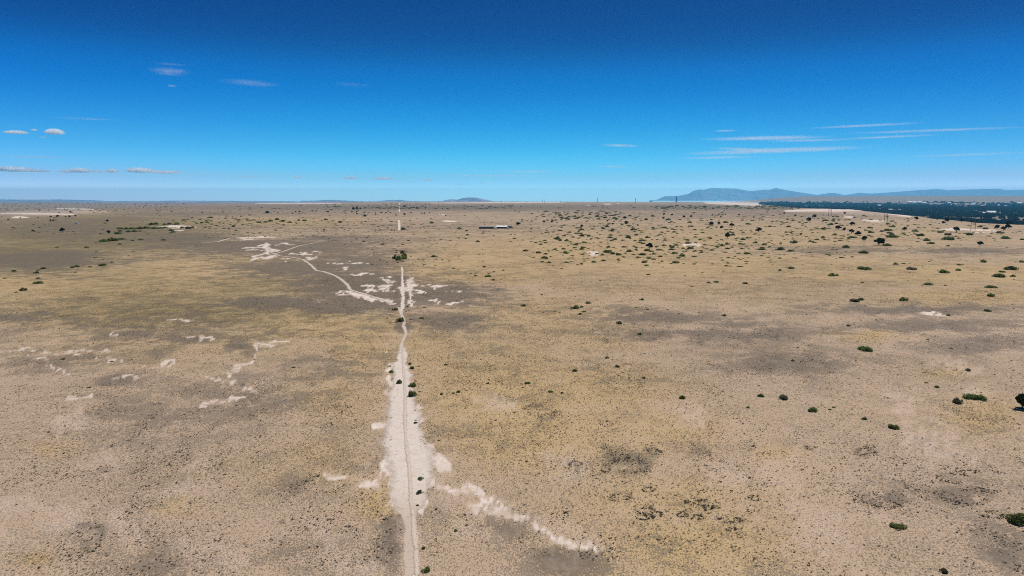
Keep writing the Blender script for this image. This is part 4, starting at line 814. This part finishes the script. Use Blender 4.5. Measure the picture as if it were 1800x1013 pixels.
M_cum = cloud_mat('cumulus_vapour', .016, (1.2, 1.2, 1.6), .35, 2.4, .36, .56)
M_cir = cloud_mat('cirrus_vapour', .0062, (1.1, .8, 6.5), .0, 3.2, .45, .84)
def cloud(u, v, ru, rv, kind, label, tilt=0.0, k=1.0, dist=70000.0):
    dx, dy, dz = (float(q) for q in ray(u, v)); x, y = dx / dy * dist, dist; z = EYE + dz / dy * dist
    a, c = ru * dist / F, max(rv * (.8 if kind == 'cumulus' else .72) * dist / F, 12)
    r = np.random.default_rng(int(u * 7 + v)); nu, nv = 28, 14; V = []; Q = []
    for i_ in range(nv + 1):
        p = math.pi * i_ / nv
        for j_ in range(nu):
            q = 2 * math.pi * j_ / nu; X, Y, Z = math.sin(p) * math.cos(q), math.sin(p) * math.sin(q), math.cos(p)
            s = (.72 + .5 * float(fbm(np.array(X * 3.2 + u), np.array(Z * 1.6 + Y + v), 3, 5))) if kind == 'cumulus' else .82 + .3 * float(fbm(np.array(X * 2.2 + u), np.array(Z * 1.6 + Y + v), 3, 5))
            if kind == 'cumulus' and Z < 0: Z *= .35
            V.append((X * s, Y * s, Z * s))
    for i_ in range(nv):
        for j_ in range(nu): Q.append((i_ * nu + j_, (i_ + 1) * nu + j_, (i_ + 1) * nu + (j_ + 1) % nu, i_ * nu + (j_ + 1) % nu))
    o = put('cloud', mesh('cloud', V, Q, M_cum if kind == 'cumulus' else M_cir, smooth=True), (x, y, z), 0, (a, (max(c * 2, 350) if kind == 'cumulus' else max(c * 4, 700)), c))
    o.rotation_euler = (0, tilt, -math.atan2(x, y)); o.color = (1, 1, 1, k)
    tag(o, label, 'cloud', 'small clouds in the blue sky')
for c in [(28, 233.5, 22, 6, 'cumulus', 'small white puff cloud at the left edge, left of the peaked one'), (96, 233.5, 17, 10, 'cumulus', 'small peaked white cloud, right one of the pair at the left edge'), (60, 229, 6, 3, 'cumulus', 'tiny cloud scrap between the two small puffs at the left edge'), (76, 241, 8, 2.5, 'cirrus', 'faint wisp under the peaked little cloud'),
          (18, 299, 42, 9, 'cumulus', 'low white cloud bank cut by the left edge'), (60, 301, 30, 5, 'cumulus', 'thin low white cloud beside the bank at the left edge'), (140, 301, 20, 9, 'cumulus', 'low humped white cloud between the left bank and the long one'), (118, 302, 16, 5, 'cumulus', 'low flat cloud left of the humped one'), (172, 302, 16, 4, 'cumulus', 'thin flat cloud right of the humped one'), (198, 301.5, 12, 7, 'cumulus', 'tiny low puff just left of the long flat cloud'),
          (247, 301, 28, 9, 'cumulus', 'low white cloud, humped left end of the longest left cloud'), (290, 303.5, 34, 5.5, 'cumulus', 'long thin right tail of the longest low cloud'), (362, 308.5, 13, 2.5, 'cirrus', 'tiny faint cloud right of the longest low cloud'), (440, 310.5, 38, 3.2, 'cirrus', 'thin flat faint cloud midway to the track'), (523, 312, 8, 3, 'cumulus', 'tiny puff of cloud left of the white track'),
          (617, 313.5, 16, 4, 'cumulus', 'small low cloud above the left of the track, left one'), (673, 314.5, 22, 4.5, 'cumulus', 'small low cloud above the left of the track, right one'), (750, 317, 8, 3, 'cumulus', 'tiny puff of cloud above the butte, leftmost'), (808, 325, 14, 2.5, 'cirrus', 'faint low wisp just above the blue butte'), (848, 323, 7, 2.5, 'cirrus', 'faint small wisp right above the butte'),
          (298, 125, 40, 9, 'cirrus', 'brighter feathery wisp high in the left sky', 0, .26), (300, 113, 34, 4, 'cirrus', 'thin streak just above the bright feathery wisp', 0, .2), (298, 131, 30, 4, 'cirrus', 'faint streak just under the bright feathery wisp', 0, .25), (302, 151, 10, 2.5, 'cirrus', 'tiny faint streak below the feathery wisp'), (440, 146, 62, 9, 'cirrus', 'long feathery wisp high in the sky, right of the bright one', .04, .16), (618, 149, 46, 6, 'cirrus', 'very faint wisp high above the track', .03, .07), (150, 209, 70, 3.5, 'cirrus', 'faint long streak above the small left puffs', -.01, .35),
          (1090, 256, 42, 4.5, 'cirrus', 'short bright streak alone left of the cirrus group', .03), (1345, 243, 130, 6.5, 'cirrus', 'brightest long cirrus streak in the group at right', .008), (1360, 265, 180, 8, 'cirrus', 'broad lower cirrus streak in the group at right', -.015), (1262, 277, 86, 4, 'cirrus', 'lowest thin cirrus streak of the group, at its left', -.01), (1300, 262, 60, 4, 'cirrus', 'short faint streak left inside the cirrus group', .05),
          (1520, 221, 115, 4, 'cirrus', 'topmost thin cirrus streak of the group', -.01), (1640, 229.5, 165, 4.2, 'cirrus', 'long thin cirrus streak reaching towards the right edge', .006), (1560, 241, 100, 3.6, 'cirrus', 'thin cirrus streak right of the brightest one', -.01), (1275, 230, 24, 3, 'cirrus', 'tiny streak above the brightest cirrus streak'), (1420, 247, 90, 3.5, 'cirrus', 'thin cirrus streak under the brightest one', .01),
          (1700, 272, 110, 3.5, 'cirrus', 'faint low cirrus streak near the right edge', -.01), (930, 302, 62, 3.5, 'cirrus', 'thin flat streak low above the horizon centre'), (860, 309, 110, 3, 'cirrus', 'faint long streak under the central flat one'), (1080, 293, 40, 3, 'cirrus', 'faint streak under the short bright one'), (60, 276, 70, 3, 'cirrus', 'faint streak above the low left cloud bank')]:
    cloud(*c)

# ------------------------------------------------------------------ haze, sky, sun, camera
HZ = 61000.0
m = bpy.data.materials.new('haze_air'); m.use_nodes = True; t = m.node_tree; t.nodes.clear()
out = t.nodes.new('ShaderNodeOutputMaterial'); pv = t.nodes.new('ShaderNodeVolumePrincipled'); t.links.new(pv.outputs[0], out.inputs['Volume'])
pv.inputs['Color'].default_value = (.15, .61, 1.0, 1); pv.inputs['Density'].default_value = 2.4e-5; pv.inputs['Anisotropy'].default_value = 0.3
hz = put('haze', MB().box(-HZ, HZ, -30000, HZ + 3000, -420, 900).me('haze', m))
tag(hz, 'pale blue summer haze over the far plain and mountains', 'haze', kind='stuff')

SUN_EL, SUN_AZ = R(61), R(50)          # azimuth from +Y towards +X
w = bpy.data.worlds.new('World'); scene.world = w; w.use_nodes = True; t = w.node_tree
bg = t.nodes['Background']; sky = t.nodes.new('ShaderNodeTexSky'); sky.sky_type = 'NISHITA'; sky.sun_disc = False
sky.sun_elevation = SUN_EL; sky.sun_rotation = SUN_AZ; sky.altitude = 1500; sky.air_density = 1.0; sky.dust_density = .2; sky.ozone_density = 2.5
tc = t.nodes.new('ShaderNodeTexCoord'); sx = t.nodes.new('ShaderNodeSeparateXYZ'); t.links.new(tc.outputs['Generated'], sx.inputs[0])
SKY = [(0.0, (1.25, 2.0, 2.7)), (.011, (1.2, 1.95, 2.6)), (.017, (.9, 1.6, 2.2)), (.024, (.58, 1.15, 1.7)), (.031, (.44, .98, 1.42)), (.045, (.25, .90, 1.35)), (.08, (.085, .68, 1.10)), (.121, (.02, .50, .96)), (.159, (0, .38, .82)), (.272, (0, .145, .41)), (.6, (.05, .22, .44))]
prev = None                            # altitude grading of the clear mountain sky
for ch in range(3):
    fc = t.nodes.new('ShaderNodeFloatCurve'); cv = fc.mapping.curves[0]; fc.mapping.clip_max_y = 8; fc.mapping.use_clip = False
    pts_ = cv.points; pts_[0].location = (SKY[0][0], SKY[0][1][ch]); pts_[1].location = (SKY[-1][0], SKY[-1][1][ch])
    for a, m3 in SKY[1:-1]: pts_.new(a, m3[ch])
    for q in pts_: q.handle_type = 'AUTO_CLAMPED'
    fc.mapping.update(); t.links.new(sx.outputs[2], fc.inputs['Value']); prev = (prev or []) + [fc]
cc = t.nodes.new('ShaderNodeCombineXYZ')
for ch in range(3): t.links.new(prev[ch].outputs[0], cc.inputs[ch])
xx = t.nodes.new('ShaderNodeMath'); xx.operation = 'MULTIPLY'; t.links.new(sx.outputs[0], xx.inputs[0]); t.links.new(sx.outputs[0], xx.inputs[1])
sd = t.nodes.new('ShaderNodeMapRange'); sd.data_type = 'FLOAT_VECTOR'; t.links.new(xx.outputs[0], sd.inputs[6])
sd.inputs[8].default_value = (.3, .3, .3); sd.inputs[9].default_value = (1, 1, 1); sd.inputs[10].default_value = (1.34, .91, 1.0)
m0 = t.nodes.new('ShaderNodeVectorMath'); m0.operation = 'MULTIPLY'; t.links.new(cc.outputs[0], m0.inputs[0]); t.links.new(sd.outputs[1], m0.inputs[1])
mu = t.nodes.new('ShaderNodeVectorMath'); mu.operation = 'MULTIPLY'; t.links.new(sky.outputs[0], mu.inputs[0]); t.links.new(m0.outputs[0], mu.inputs[1])
lx = t.nodes.new('ShaderNodeMath'); lx.operation = 'MULTIPLY_ADD'; t.links.new(sx.outputs[0], lx.inputs[0]); lx.inputs[1].default_value = -.27; lx.inputs[2].default_value = 1.05
m9 = t.nodes.new('ShaderNodeVectorMath'); m9.operation = 'SCALE'; t.links.new(mu.outputs[0], m9.inputs[0]); t.links.new(lx.outputs[0], m9.inputs['Scale'])
t.links.new(m9.outputs[0], bg.inputs[0]); bg.inputs[1].default_value = .10
sl = bpy.data.lights.new('sun', 'SUN'); sl.energy = 4.6; sl.angle = R(.5); sl.color = (1, .965, .91)
so = bpy.data.objects.new('sun', sl); COL.objects.link(so)
d = Vector((math.sin(SUN_AZ) * math.cos(SUN_EL), math.cos(SUN_AZ) * math.cos(SUN_EL), math.sin(SUN_EL)))
so.rotation_euler = d.to_track_quat('Z', 'Y').to_euler(); so.location = (0, 0, 200)
cam = bpy.data.cameras.new('camera'); cam.sensor_width = 36; cam.lens = 36 * F / W; cam.clip_start = 1; cam.clip_end = 200000
co = bpy.data.objects.new('camera', cam); COL.objects.link(co); co.location = (0, 0, EYE); co.rotation_euler = (math.pi / 2 - PITCH, 0, 0)
scene.camera = co
vs = scene.view_settings; vs.view_transform = 'Standard'; vs.look = 'None'; vs.exposure = 0; vs.gamma = 1
cy = scene.cycles; cy.max_bounces = 5; cy.diffuse_bounces = 2; cy.glossy_bounces = 1; cy.transparent_max_bounces = 12; cy.volume_bounces = 24; cy.max_bounces = 25
cy.volume_max_steps = 96; cy.volume_step_rate = 1.0
cy.use_denoising = False; cy.pixel_filter_type = 'BLACKMAN_HARRIS'; cy.filter_width = 1.05
